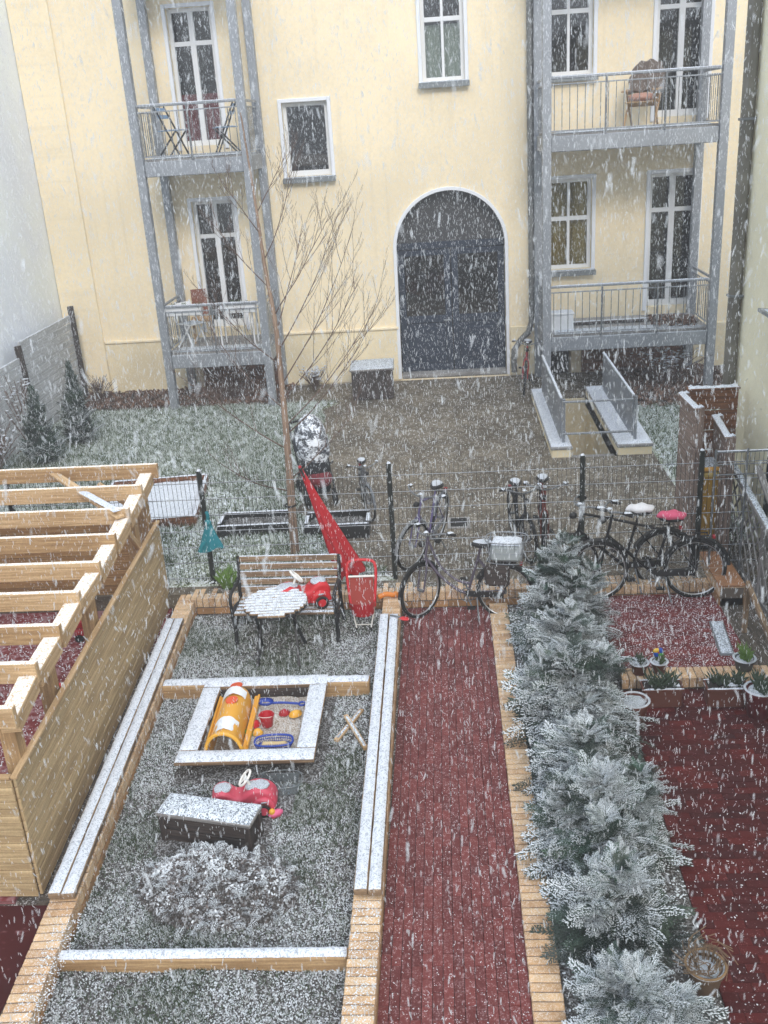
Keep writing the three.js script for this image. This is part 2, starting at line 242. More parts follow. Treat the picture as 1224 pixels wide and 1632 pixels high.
// ---------------------------------------------------------------- apartment building across the yard
const F = -20;
const fac = thing('apartment_building', 'pale yellow rendered apartment building across the yard with arched blue gate', 'building');
{
  const op = [[-2.95, -2.08, 4.35, 5.68], [-.25, .54, 5.88, 7.75], [-4.95, -4.1, 5.02, 7.42], [-4.92, -4.08, 1.5, 4.0], [4.04, 4.98, 5.0, 7.5], [4.02, 4.93, 1.47, 4.0], [2.02, 2.9, 5.83, 7.5], [2.05, 2.92, 2.3, 4.0]];
  const s = new THREE.Shape([[-7.9, -2], [9.5, -2], [9.5, 15], [-7.9, 15]].map((p) => new THREE.Vector2(...p)));
  for (const [a, b, c, d] of op) s.holes.push(new THREE.Path([[a, c], [a, d], [b, d], [b, c]].map((p) => new THREE.Vector2(...p))));
  const gp = new THREE.Path(); gp.moveTo(-.95, Y1 + .05); gp.lineTo(-.92, 2.86); gp.absarc(.16, 2.86, 1.08, Math.PI, 0, true); gp.lineTo(1.24, Y1 + .05); gp.lineTo(-.95, Y1 + .05); s.holes.push(gp);
  s.holes.push(new THREE.Path([[1.95, -1.9], [1.95, .95], [2.55, .95], [2.55, -1.9]].map((p) => new THREE.Vector2(...p)))); // cellar door below the balcony
  mesh(fac, 'wall', new THREE.ExtrudeGeometry(s, { depth: .42, bevelEnabled: false, curveSegments: 32 }).translate(0, 0, F - .42), C.yellow);
  // pilaster and plinth bands
  put(fac, 'pilaster', .78, 15.2, .05, -7.51, 7.4, F + .025, C.yellow, { c: .012 });
  const plm = C.yellowLow;
  put(fac, 'plinth', 6.15, 1.05, .035, -4.03, .75, F + .018, plm, { c: .01 }); put(fac, 'plinth', .5, 1.0, .035, 1.57, .72, F + .018, plm, { c: .01 }); put(fac, 'plinth', 4.2, .9, .035, 7.1, .65, F + .018, plm, { c: .01 });
  put(fac, 'cornice', 6.15, .07, .07, -4.03, 1.31, F + .035, C.yellow, { c: .02 });
  put(fac, 'plinth_panel', 1.7, .8, .03, -4.25, .6, F + .05, C.brownWood, { label: 'brown wet panel under the left balcony' }); put(fac, 'plinth_panel', 2.2, .8, .03, 3.85, .62, F + .05, C.brownWood, { label: 'brown wet panel under the right balcony' });
  // rooms behind
  mesh(fac, 'interior', merge([bx(17.4, 17, .2, .8, 6.5, F - 2.6), bx(17.4, .2, 2.1, .8, 8.6, F - 1.5), bx(17.4, .2, 2.1, .8, 4.62, F - 1.5), bx(17.4, .2, 2.1, .8, 1.1, F - 1.5), bx(17.4, .2, 2.1, .8, -1.9, F - 1.5), bx(.2, 17, 2.1, -3.6, 6.5, F - 1.5), bx(.2, 17, 2.1, 1.6, 6.5, F - 1.5), bx(.2, 17, 2.1, 3.5, 6.5, F - 1.5), bx(.2, 17, 2.1, -7.8, 6.5, F - 1.5), bx(.2, 17, 2.1, 9.4, 6.5, F - 1.5)]), C.room);
  mesh(fac, 'roof', merge([bx(17.8, .3, 7, .8, 15.1, F - 3)]), C.zinc);
  // window builder: white reveal band, frame, bars, panes
  function win(name, [a, b, c, d], o) {
    const g = new THREE.Group(); g.name = name; fac.add(g); const w = b - a, h = d - c, z = F - .16, fw = .07, xm = (a + b) / 2;
    mesh(g, 'trim', merge([bx(.07, h + .14, .05, a - .035, (c + d) / 2, F + .012, 0, 0, 0, .008), bx(.07, h + .14, .05, b + .035, (c + d) / 2, F + .012, 0, 0, 0, .008), bx(w, .07, .05, xm, d + .035, F + .012, 0, 0, 0, .008)]), C.whiteTrim);
    const fr = [bx(fw, h, .08, a + fw / 2, (c + d) / 2, z), bx(fw, h, .08, b - fw / 2, (c + d) / 2, z), bx(w - 2 * fw, fw, .08, xm, d - fw / 2, z), bx(w - 2 * fw, o.bot || fw, .08, xm, c + (o.bot || fw) / 2, z)];
    const tr = o.transom, y0 = c + (o.bot || fw), y1 = d - fw, bw = o.bar || .06;
    if (o.mid) fr.push(bx(bw, y1 - y0, .075, xm, (y0 + y1) / 2, z)); if (tr) for (const s2 of (o.mid ? [-1, 1] : [0])) fr.push(o.mid ? bx((w - 2 * fw - bw) / 2, .08, .07, xm + s2 * ((w - 2 * fw - bw) / 4 + bw / 2), tr, z) : bx(w - 2 * fw, .08, .07, xm, tr, z));
    mesh(g, 'frame', merge(fr), C.white);
    const xs = o.mid ? [[a + fw, xm - bw / 2], [xm + bw / 2, b - fw]] : [[a + fw, b - fw]], ys = tr ? [[y0, tr - .04], [tr + .04, y1]] : [[y0, y1]];
    for (const X of xs) for (const Q of ys) put(g, 'pane', X[1] - X[0], Q[1] - Q[0], .006, (X[0] + X[1]) / 2, (Q[0] + Q[1]) / 2, z - .01, C.glass, { c: .0005 });
    if (o.sill) { put(g, 'sill', w + .16, .035, .24, xm, c - .03, F + .03, C.sill, { rx: .12 }); const sn = mesh(g, 'snow', snowSlab(w + .12, .12, .012, 3), C.snowThin); sn.position.set(xm, c - .012, F + .07); sn.rotation.x = .12; put(g, 'sill_face', w + .16, .07, .02, xm, c - .08, F + .145, C.sill); }
    if (o.curtain) { // hanging folds behind the pane
      const cg = new THREE.PlaneGeometry(w - .06, o.ch || h - .1, 60, 1), p = cg.attributes.position; for (let i = 0; i < p.count; i++) p.setZ(i, .022 * Math.sin(p.getX(i) * 62 + 2 * Math.sin(p.getX(i) * 9))); cg.computeVertexNormals();
      const cm = mesh(g, 'curtain', cg, new THREE.MeshPhysicalMaterial({ color: o.curtain, roughness: 1, side: THREE.DoubleSide })); cm.position.set(xm, o.cy || (c + d) / 2, F - .25);
    }
  }
  win('window', op[0], { sill: 1, bot: .1 });
  win('window', op[1], { mid: 1, transom: 6.93, sill: 1, bar: .05, curtain: 0x8f978c, ch: .9, cy: 6.4 });
  win('balcony_door', op[2], { mid: 1, transom: 6.82, bar: .1, bot: .1, curtain: 0x7a3238, ch: .9, cy: 5.5 });
  win('balcony_door', op[3], { mid: 1, transom: 3.32, bar: .1, bot: .14 });
  win('balcony_door', op[4], { mid: 1, transom: 6.86, bar: .11, bot: .12 });
  win('balcony_door', op[5], { mid: 1, transom: 3.32, bar: .11, bot: .12 });
  win('window', op[6], { mid: 1, transom: 6.9, sill: 1, bar: .05 });
  win('window', op[7], { mid: 1, transom: 3.26, sill: 1, bar: .05, curtain: 0x8c7838, ch: 1.62, cy: 3.15 });
  // arched gate
  const gt = new THREE.Group(); gt.name = 'gate'; fac.add(gt); const zg = F - .3;
  { const o2 = new THREE.Shape(); o2.moveTo(-1.0, Y1 + .05); o2.lineTo(-.97, 2.86); o2.absarc(.16, 2.86, 1.13, Math.PI, 0, true); o2.lineTo(1.29, Y1 + .05); o2.lineTo(1.245, Y1 + .05); o2.lineTo(1.235, 2.86); o2.absarc(.16, 2.86, 1.075, 0, Math.PI, false); o2.lineTo(-.945, Y1 + .05); o2.lineTo(-1.0, Y1 + .05);
    mesh(gt, 'trim', new THREE.ExtrudeGeometry(o2, { depth: .05, bevelEnabled: true, bevelSize: .006, bevelThickness: .006, bevelSegments: 1, curveSegments: 32 }).translate(0, 0, F - .012), C.whiteTrim);
    const ty = new THREE.Shape(); ty.moveTo(-.9, 2.96); ty.lineTo(1.22, 2.96); ty.absarc(.16, 2.88, 1.06, .02, Math.PI - .02, false); mesh(gt, 'tympanum', new THREE.ExtrudeGeometry(ty, { depth: .05, bevelEnabled: false, curveSegments: 24 }).translate(0, 0, zg - .03), C.gateGrey); }
  put(gt, 'transom', 2.16, .13, .12, .155, 2.88, zg, C.gate);
  for (const sx of [-1, 1]) { const lf = new THREE.Group(); lf.name = 'door_leaf'; gt.add(lf); const xc = .155 + sx * .54;
    mesh(lf, 'frame', merge([bx(.13, 2.48, .07, xc - .465, 1.56, zg), bx(.13, 2.48, .07, xc + .465, 1.56, zg), bx(.8, .12, .07, xc, 2.74, zg), bx(.8, .14, .07, xc, 1.4, zg), bx(.8, .16, .07, xc, .4, zg)]), C.gate);
    put(lf, 'pane', .8, 1.2, .008, xc, 2.07, zg - .01, C.glass, { c: .0005 }); put(lf, 'panel', .79, .84, .03, xc, .9, zg - .005, C.gate); put(lf, 'panel', .6, .62, .02, xc, .9, zg + .015, C.gate, { c: .012 }); if (sx < 0) put(lf, 'handle', .14, .025, .03, xc + .43, 1.37, zg + .06, C.chrome); }
  put(gt, 'threshold', 2.16, .09, .4, .155, Y1 + .07, F - .2, C.slab);
  mesh(gt, 'passage', merge([bx(2.3, .1, 2.0, .15, Y1, F - 1.5)]), C.dark);
}
function downpipe(label, pts, r, mat, br) { const t = thing('downpipe', label, 'downpipe'); mesh(t, 'pipe', tube(pts, r, 60, 12), mat); for (const b of br) { const m = mesh(t, 'bracket', new THREE.TorusGeometry(r + .006, .008, 5, 14).rotateX(Math.PI / 2), C.galvDk); m.position.set(...b); } return t; }
downpipe('grey zinc downpipe beside the arched gate with an elbow at its foot', [[1.73, 14, F + .1], [1.73, 6, F + .1], [1.74, 1.35, F + .1], [1.73, 1.2, F + .1], [1.6, 1.02, F + .11], [1.45, .9, F + .12], [1.39, .78, F + .12], [1.38, .3, F + .12]], .06, C.zinc, [[1.73, 6, F + .1], [1.74, 4.4, F + .1], [1.74, 2.2, F + .1], [1.38, .6, F + .12]]);

// white neighbouring building (left) and cream wing (right)
const nb = thing('white_building', 'tall white rendered neighbouring building filling the left edge', 'building');
put(nb, 'wall', 5, 15, 24, -10.41, 6.5, -9.1, C.whiteWall, { c: .01 }); put(nb, 'plinth', .03, .5, 23.9, -7.89, .3, -9.1, C.slab, { c: .004 }); put(nb, 'roof', 5.2, .2, 24.2, -10.4, 14.1, -9.1, C.zinc);
const wg = thing('house_wing', 'cream rendered house wing at the right edge of the yard', 'building');
{ const s = new THREE.Shape([[-.3, -.5], [12.6, -.5], [12.6, 7.0], [-.3, 7.0]].map((p) => new THREE.Vector2(...p))); s.holes.push(new THREE.Path([[10.1, 3.08], [10.1, 4.6], [11.25, 4.6], [11.25, 3.08]].map((p) => new THREE.Vector2(...p))));
  mesh(wg, 'wall', new THREE.ExtrudeGeometry(s, { depth: .4, bevelEnabled: false }).rotateY(Math.PI / 2).translate(3.62, 0, .3), C.cream);
  put(wg, 'end_wall', 5, 7.5, .3, 6.53, 3.25, -12.16, C.cream); put(wg, 'interior', .2, 7, 12, 5.4, 3.2, -6, C.room); put(wg, 'roof', 5.6, .2, 13, 6.2, 7.1, -6, C.zinc);
  const g = new THREE.Group(); g.name = 'window'; wg.add(g);
  mesh(g, 'frame', merge([bx(.07, 1.52, .08, 3.76, 3.84, -9.84, 0, 0, 0), bx(.07, 1.52, .08, 3.76, 3.84, -10.91), bx(.07, .08, 1.0, 3.76, 4.56, -10.37), bx(.07, .1, 1.0, 3.76, 3.13, -10.37), bx(.06, 1.3, .06, 3.76, 3.83, -10.37)]), C.white);
  for (const k of [-1, 1]) put(g, 'pane', .006, 1.34, .46, 3.765, 3.85, -10.37 + k * .26, C.glass, { c: .0005 }); put(g, 'sill', .26, .04, 1.3, 3.56, 3.04, -10.37, C.sill, { rz: -.1 }); const sn = mesh(g, 'snow', snowSlab(.16, 1.2, .015, 4), C.snow); sn.position.set(3.52, 3.062, -10.37); }
{ const t = thing('downpipe', 'thick olive grey downpipe on the corner of the cream wing', 'downpipe'); put(t, 'pipe', .15, 7.0, .13, 3.53, 3.6, -12.25, C.olive, { c: .04 }); for (const y of [1.2, 3, 5, 7]) put(t, 'bracket', .17, .03, .15, 3.53, y, -12.25, C.galvDk); }

// ---------------------------------------------------------------- steel balcony towers
function tower(label, xl, xr, zf, sw, snow) {
  const t = thing('balcony_tower', label, 'balcony'); const zb = F + .14, pw = .15, W = xr - xl, D = zb - zf, xm = (xl + xr) / 2, zm = (zf + zb) / 2;
  for (const x of [xl, xr]) for (const z of [zf, zb]) put(t, 'post', pw, 15, pw, x, Y1 + 7.5, z, C.galv, { v: x > 0 ? 1 : 2 });
  for (const [y, n] of [[1.2, 0], [4.7, 1], [8.2, 2]]) {
    put(t, 'floor_slab', W - .02, .12, Math.abs(D) - .12, xm, y + .1, zm, C.slab, { c: .01 });
    put(t, 'edge_beam', W - pw - .004, .26, .06, xm, y - .01, zf, C.galv, { c: .012 }); put(t, 'edge_beam', W - pw - .004, .26, .06, xm, y - .01, zb, C.galv);
    for (const x of [xl, xr]) put(t, 'edge_beam', .06, .26, Math.abs(D) - pw - .004, x, y - .01, zm, C.galv);
    const sn = mesh(t, 'snow', snowSlab(W - .3, .42, .02, y * 3, .06), C.snowThin); sn.position.set(xm, y + .161, zf - .27);
    if (n === 2) continue;
    const yt = y + 1.04, yb = y + .2;
    put(t, 'handrail', W - pw - .004, .04, .045, xm, yt, zf, C.galv, { c: .012 }); put(t, 'rail', W - pw - .004, .022, .022, xm, yt - .1, zf, C.galv); put(t, 'rail', W - pw - .004, .022, .03, xm, yb, zf, C.galv);
    const hs = mesh(t, 'snow', snowSlab(W - pw - .02, .04, .014, y, .03), C.snow); hs.position.set(xm, yt + .02, zf);
    for (const x of [xl, xr]) { put(t, 'handrail', .045, .04, Math.abs(D) - pw - .004, x, yt, zm, C.galv); put(t, 'rail', .022, .022, Math.abs(D) - pw - .004, x, yt - .1, zm, C.galv); put(t, 'rail', .03, .022, Math.abs(D) - pw - .004, x, yb, zm, C.galv);
      for (let k = 1; k < 12; k++) put(t, 'baluster', .012, yt - yb - .124, .012, x, (yt + yb) / 2 - .05, zf - Math.abs(D) * k / 12, C.galvDk, { c: .002 }); }
    for (let k = 1; k < sw; k++) put(t, 'rail_post', .035, yt - y - .14, .03, xl + W * k / sw, (yt + y + .12) / 2 - .01, zf + .036, C.galvDk);
    const nb2 = Math.round(W / .13); for (let k = 1; k < nb2; k++) put(t, 'baluster', .013, yt - yb - .124, .013, xl + W * k / nb2, (yt + yb) / 2 - .05, zf, C.galvDk, { c: .002 });
  }
  return t;
}
tower('narrow two storey galvanised steel balcony tower on the left of the facade', -5.34, -3.4, -18.35, 2);
tower('wide two storey galvanised steel balcony tower right of the downpipe', 1.87, 4.87, -18.25, 3);

// balcony furniture
function foldChair(label, pos, turn, seat, frame, group) {
  const t = thing('folding_chair', label, 'chair', pos, turn, group);
  for (const x of [-.19, .19]) { mesh(t, 'leg', span([x, 0, -.22], [x, .46, .2], .02, .03), frame); mesh(t, 'leg', span([x * .9, 0, .22], [x * .9, .88, -.2], .02, .03), frame); }
  for (let k = 0; k < 5; k++) put(t, 'seat_slat', .4, .016, .07, 0, .46, -.15 + k * .085, seat); for (let k = 0; k < 2; k++) put(t, 'back_slat', .36, .07, .016, 0, .7 + k * .12, -.14 - k * .045, seat, { rx: -.4 });
  const s = mesh(t, 'snow', snowSlab(.36, .36, .014, 5), C.snowThin); s.position.set(0, .47, .02); return t;
}
const bluePaint = plastic(0x6f8fb2), wh = C.white;
foldChair('dark framed folding chair with blue seat at the left end of the upper left balcony', [-4.85, 4.86, -18.95], 1.3, bluePaint, C.black);
foldChair('dark framed folding chair with blue seat at the right end of the upper left balcony', [-3.85, 4.86, -19.0], -1.2, bluePaint, C.black);
foldChair('white folding chair on the lower left balcony behind the flower boxes', [-4.95, 1.36, -18.9], .9, wh, wh);
{ const t = thing('balcony_table', 'small white table with snow on the lower left balcony', 'table', [-4.0, 1.36, -18.85]); put(t, 'tabletop', .75, .03, .5, 0, .72, 0, C.white); for (const x of [-.32, .32]) for (const z of [-.2, .2]) put(t, 'leg', .03, .7, .03, x, .355, z, C.white); mesh(t, 'snow', snowSlab(.73, .48, .02, 6), C.snow).position.y = .736; }
{ const t = thing('balcony_chair', 'chair with terracotta coloured back on the lower left balcony', 'chair', [-4.82, 1.36, -19.35], .2); put(t, 'seat', .44, .05, .42, 0, .45, 0, C.timberDk); put(t, 'backrest', .3, .5, .04, -.03, .76, -.2, std({ color: 0x7a4c3a }), { rx: -.1 }); for (const x of [-.19, .19]) for (const z of [-.18, .18]) put(t, 'leg', .035, .43, .035, x, .215, z, C.timberDk); }
function leafTuft(n, r, h, seed, mat, up = .6) { // small pointed leaves on stalks
  const g = [], q = rng(seed); for (let i = 0; i < n; i++) { const a = q() * 6.28, l = h * (.5 + .5 * q()), ti = (1 - up) * (.4 + q()), c = new THREE.SphereGeometry(.5, 5, 3).scale(.22 * h * .5, l, .05 * h).translate(0, l / 2, 0); c.rotateZ(ti * 1.1).rotateY(a).translate(Math.cos(a) * r * q(), 0, Math.sin(a) * r * q()); g.push(c); } return merge(g);
}
const gLeaf = [std({ color: 0x4d6238 }), std({ color: 0x5b7a34 }), std({ color: 0x3a4a38 })];
function flowerBox(label, pos, w, h, d, mat, n, o = {}) {
  const t = thing('flower_box', label, 'planter', pos, o.turn || 0, o.group);
  put(t, 'trough', w - .03, h, d - .03, 0, h / 2, 0, mat, { c: .015 });
  mesh(t, 'rim', merge([bx(w, .025, .018, 0, h - .005, d / 2 - .009), bx(w, .025, .018, 0, h - .005, -d / 2 + .009), bx(.018, .025, d - .04, w / 2 - .009, h - .005, 0), bx(.018, .025, d - .04, -w / 2 + .009, h - .005, 0)]), mat);
  mesh(t, 'snow', merge([snowSlab(w, .02, .014, 7).translate(0, h + .008, d / 2 - .01), snowSlab(w, .02, .014, 8).translate(0, h + .008, -d / 2 + .01), snowSlab(w * .5, d * .4, .02, 9).translate(w * .18, h + .004, 0)]), C.snow);
  put(t, 'soil', w - .04, .02, d - .04, 0, h - .006, 0, C.dark);
  const gs = []; const q = rng(n * 31 + (pos[0] * 100 | 0)); for (let k = 0; k < n; k++) gs.push(leafTuft(9, .03, o.ph || .11, k + n, gLeaf[0], .35).translate((q() - .5) * (w - .12), h, (q() - .5) * (d - .1)));
  mesh(t, 'plants', merge(gs), o.leaf || gLeaf[2]); return t;
}
flowerBox('snowy white flower box hanging on the left half of the lower left railing', [-4.95, 2.05, -18.47], .75, .16, .2, C.white, 5, { leaf: gLeaf[0] });
flowerBox('snowy white flower box hanging on the right half of the lower left railing', [-3.85, 2.05, -18.47], .62, .16, .2, C.white, 4, { leaf: gLeaf[0] });
{ const t = thing('deck_chair', 'wooden chair with brown cover on the upper right balcony', 'chair', [3.62, 4.86, -18.95], -.35);
  for (const x of [-.26, .26]) { mesh(t, 'leg', span([x, 0, .35], [x, .55, -.3], .03, .045), C.timberDk); mesh(t, 'leg', span([x * .88, 0, -.35], [x * .88, .62, .32], .03, .045), C.timberDk); mesh(t, 'armrest', span([x * 1.1, .6, .36], [x * 1.1, .64, -.25], .06, .025), C.timberDk); }
  for (let k = 0; k < 6; k++) put(t, 'seat_slat', .5, .018, .07, 0, .36 + .012 * k, -.2 + .095 * k, C.timberDk, { rx: -.12 });
  for (let k = 0; k < 7; k++) put(t, 'back_slat', .5, .018, .065, 0, .44 + .085 * k, -.27 - .05 * k, C.timberDk, { rx: 1.05 });
  mesh(t, 'cover', geoSquash(new THREE.BoxGeometry(.6, .5, .2, 14, 10, 5), (x, y, z) => [x * (1 - .25 * Math.max(0, y) / .25) + .015 * Math.sin(y * 30), .86 + y * (1 - .5 * x * x / .09 * (y > 0 ? .5 : -.25)) + .02 * Math.sin(x * 26), z * (1.1 - y) - .45 - y * .25 + .015 * Math.sin(x * 34)]), cloth(0x675c54)); mesh(t, 'cushion', new THREE.SphereGeometry(.25, 14, 8).scale(1, .3, .8).translate(0, .5, .1), cloth(0xb98d7c)); }
{ const t = thing('storage_box', 'white plastic box at the left end of the lower right balcony', 'box', [2.2, 1.36, -18.75]); put(t, 'body', .42, .3, .32, 0, .15, 0, C.white, { c: .02 }); put(t, 'lid', .45, .04, .35, 0, .321, 0, C.white, { c: .012 }); mesh(t, 'snow', snowSlab(.4, .3, .015, 3), C.snow).position.y = .341; }
{ const t = thing('plank', 'dark plank with snow lying on the lower right balcony floor', 'plank', [3.15, 1.4, -19.1], .03); put(t, 'board', 1.5, .05, .14, 0, 0, 0, C.darkWood); mesh(t, 'snow', snowSlab(1.48, .1, .014, 4), C.snow).position.y = .026; }

// ---------------------------------------------------------------- stair down to the cellar
{ const t = thing('cellar_stair', 'cellar stairwell with plastered side walls and grey sheet metal railings', 'stairs');
  for (const [x0, x1, m] of [[1.58, 1.88, 'left'], [2.6, 3.12, 'right']]) {
    put(t, 'side_wall', x1 - x0, 1.85, 3.6, (x0 + x1) / 2, -.6, -16.42, C.yellowLow, { c: .01 });
    put(t, 'coping', x1 - x0 + .04, .05, 3.64, (x0 + x1) / 2, .35, -16.42, C.slab, { c: .012 }); const s = mesh(t, 'snow', snowSlab(x1 - x0 + .02, 3.55, .025, 12, .07), C.snow); s.position.set((x0 + x1) / 2, .375, -16.4); }
  for (const x of [1.74, 2.84]) { put(t, 'railing_panel', .03, .62, 2.9, x, .76, -16.25, C.galv, { c: .004 }); put(t, 'handrail', .045, .04, 3.0, x, 1.1, -16.25, C.galv, { c: .012 }); for (const z of [-17.7, -16.3, -14.78]) put(t, 'railing_post', .045, .75, .045, x + .04, .72, z, C.galv); const s = mesh(t, 'snow', snowSlab(.045, 2.95, .015, 2, .03), C.snow); s.position.set(x, 1.12, -16.25); }
  for (const y of [1.06, .55]) put(t, 'cross_bar', 1.08, .03, .03, 2.29, y, -14.72, C.galv);
  for (let k = 0; k < 9; k++) put(t, 'step', .71, .2, .3, 2.24, .02 - k * .19, -14.8 - k * .29, C.slab, { v: k % 3 }); put(t, 'landing', .71, .1, 1.2, 2.24, -1.75, -17.8, C.slab); put(t, 'back_wall', .71, 1.9, .1, 2.24, -.8, -18.24, C.yellowLow); put(t, 'front_wall', .7, 1.6, .08, 2.24, -.7, -14.56, C.yellowLow); }

// ---------------------------------------------------------------- brick edging walls, benches on them
const brickW = .2, bp = .072;
function brickWall(label, p, q, h, depth, side, skip) { // rowlock course on top, stretcher course below
  const t = thing('brick_wall', label, 'wall', [p[0], 0, p[1]], Math.atan2(-(q[1] - p[1]), q[0] - p[0])), L = Math.hypot(q[0] - p[0], q[1] - p[1]), n = Math.round(L / bp), r = rng(n + (h * 1000 | 0)); // local x runs along the wall
  put(t, 'mortar', L, h - .008, depth - .02, L / 2, (h - .008) / 2, 0, C.mortar, { c: .003 });
  for (let i = 0; i < n; i++) { const u = (i + .5) * L / n; if (skip && skip(u)) continue; put(t, 'brick', L / n - .009, .11, depth, u, h - .055 + (r() - .5) * .004, (r() - .5) * .004, C.bricks[(r() * 4) | 0], { v: (r() * 4) | 0, ry: (r() - .5) * .03, c: .005 }); }
  if (h > .15) for (let i = 0; i * .21 < L - .05; i++) { const l = Math.min(.2, L - i * .21); put(t, 'brick', l, h - .125, depth - .002, i * .21 + l / 2, (h - .125) / 2, 0, C.brickSide, { v: i % 4, c: .004 }); }
  return t;
}
brickWall('yellow brick edging wall along the left of the planting bed under the long snowy bench', [-2.78, -3.6], [-3.125, -10.06], .2, .2);
brickWall('yellow brick edging wall between planting bed and red path under the two plank bench', [-.68, -3.5], [-.72, -10.06], .2, .2);
brickWall('long low yellow brick wall below the wire fence running across the garden', [-3.23, -10.21], [2.92, -10.21], .2, .27);
brickWall('flush yellow brick edging strip between the red path and the snowy conifers', [.48, -3.3], [.48, -10.04], .05, .2);
brickWall('yellow brick step edge between the two red terraces with flower pots on it', [1.56, -8.32], [2.98, -8.32], .12, .2);
{ const t = brickWall('stout yellow brick block with pinkish slab top at the right end of the low wall', [3.0, -9.74], [3.0, -10.62], .3, .27); put(t, 'cap', .9, .03, .28, .45, .316, 0, std({ color: 0xc9a892, map: C.bricks[0].map, roughness: .8 })); }
function plankBench(label, planks, y) {
  const t = thing('plank_bench', label, 'bench');
  for (const [p, q, w] of planks) { mesh(t, 'plank', span([p[0], y, p[1]], [q[0], y, q[1]], w, .05, .006), C.oldWood);
    const L = Math.hypot(q[0] - p[0], q[1] - p[1]), s = mesh(t, 'snow', snowSlab(w - .004, L - .01, .022, w * 100 + p[0], .035), C.snow); s.position.set((p[0] + q[0]) / 2, y + .025, (p[1] + q[1]) / 2); s.rotation.y = Math.atan2(q[0] - p[0], q[1] - p[1]); }
  const [p, , w] = planks[0], q = planks[planks.length - 1][1]; for (let k = 0; k < 4; k++) { const f = .03 + k * .31, x = (planks[0][0][0] + planks[planks.length - 1][0][0]) / 2 * (1 - f) + (planks[0][1][0] + q[0]) / 2 * f, z = p[1] * (1 - f) + q[1] * f; put(t, 'support', .16, .03, .06, x, y - .04, z, C.darkWood); }
  return t;
}
plankBench('long snow covered plank bench on the left brick wall beside the boarded fence', [[[-3.153, -9.49], [-2.925, -5.32], .092], [[-3.055, -9.485], [-2.825, -5.315], .098]], .245);
plankBench('snow covered bench of two planks on the brick wall beside the red path', [[[-.778, -9.44], [-.738, -5.325], .096], [[-.672, -9.435], [-.638, -5.32], .096]], .245);
function sleeper(label, w, h, d, x, z, ry = 0, mat = C.timberDk) { const t = thing('wooden_beam', label, 'beam', [x, 0, z], ry); put(t, 'beam', w, h, d, 0, h / 2 - .01, 0, mat, { c: .012 }); const s = mesh(t, 'snow', snowSlab(w - .01, d - .008, .02, w * 7, .03), C.snow); s.position.y = h - .01; return t; }
sleeper('snow topped wooden beam laid across the bed in the foreground', 1.99, .14, .1, -1.795, -4.91, .006);
sleeper('snow topped wooden beam laid across the bed behind the sandbox', 2.06, .19, .13, -1.9, -8.27, -.005);

// ---------------------------------------------------------------- sandbox with toys
{ const t = thing('sandbox', 'square wooden sandbox with broad snow covered rim in the middle of the bed', 'sandbox', [-1.88, 0, -7.64], .01); const W = 1.22, D = 1.39, b = .175, y = .19;
  for (const [w, d, x, z] of [[W, b, 0, D / 2 - b / 2], [W, b, 0, -D / 2 + b / 2], [b, D - 2 * b - .006, W / 2 - b / 2, 0], [b, D - 2 * b - .006, -W / 2 + b / 2, 0]]) { put(t, 'rim_board', w, .035, d, x, y - .018, z, C.oldWood); const s = mesh(t, 'snow', snowSlab(w - .004, d - .002, .022, w * 3 + x, .04), C.snow); s.position.set(x, y, z); }
  for (const [w, d, x, z] of [[1.0, .03, 0, .53], [1.0, .03, 0, -.53], [.03, 1.03, .485, 0], [.03, 1.03, -.485, 0]]) put(t, 'side_board', w, .155, d, x, .077, z, C.darkWood);
  const sg = new THREE.PlaneGeometry(.94, 1.02, 30, 30).rotateX(-Math.PI / 2), p = sg.attributes.position; for (let i = 0; i < p.count; i++) p.setY(i, .06 + .05 * (fbm(p.getX(i) * 6, p.getZ(i) * 6) - .5)); sg.computeVertexNormals(); mesh(t, 'sand', sg, C.sand); }
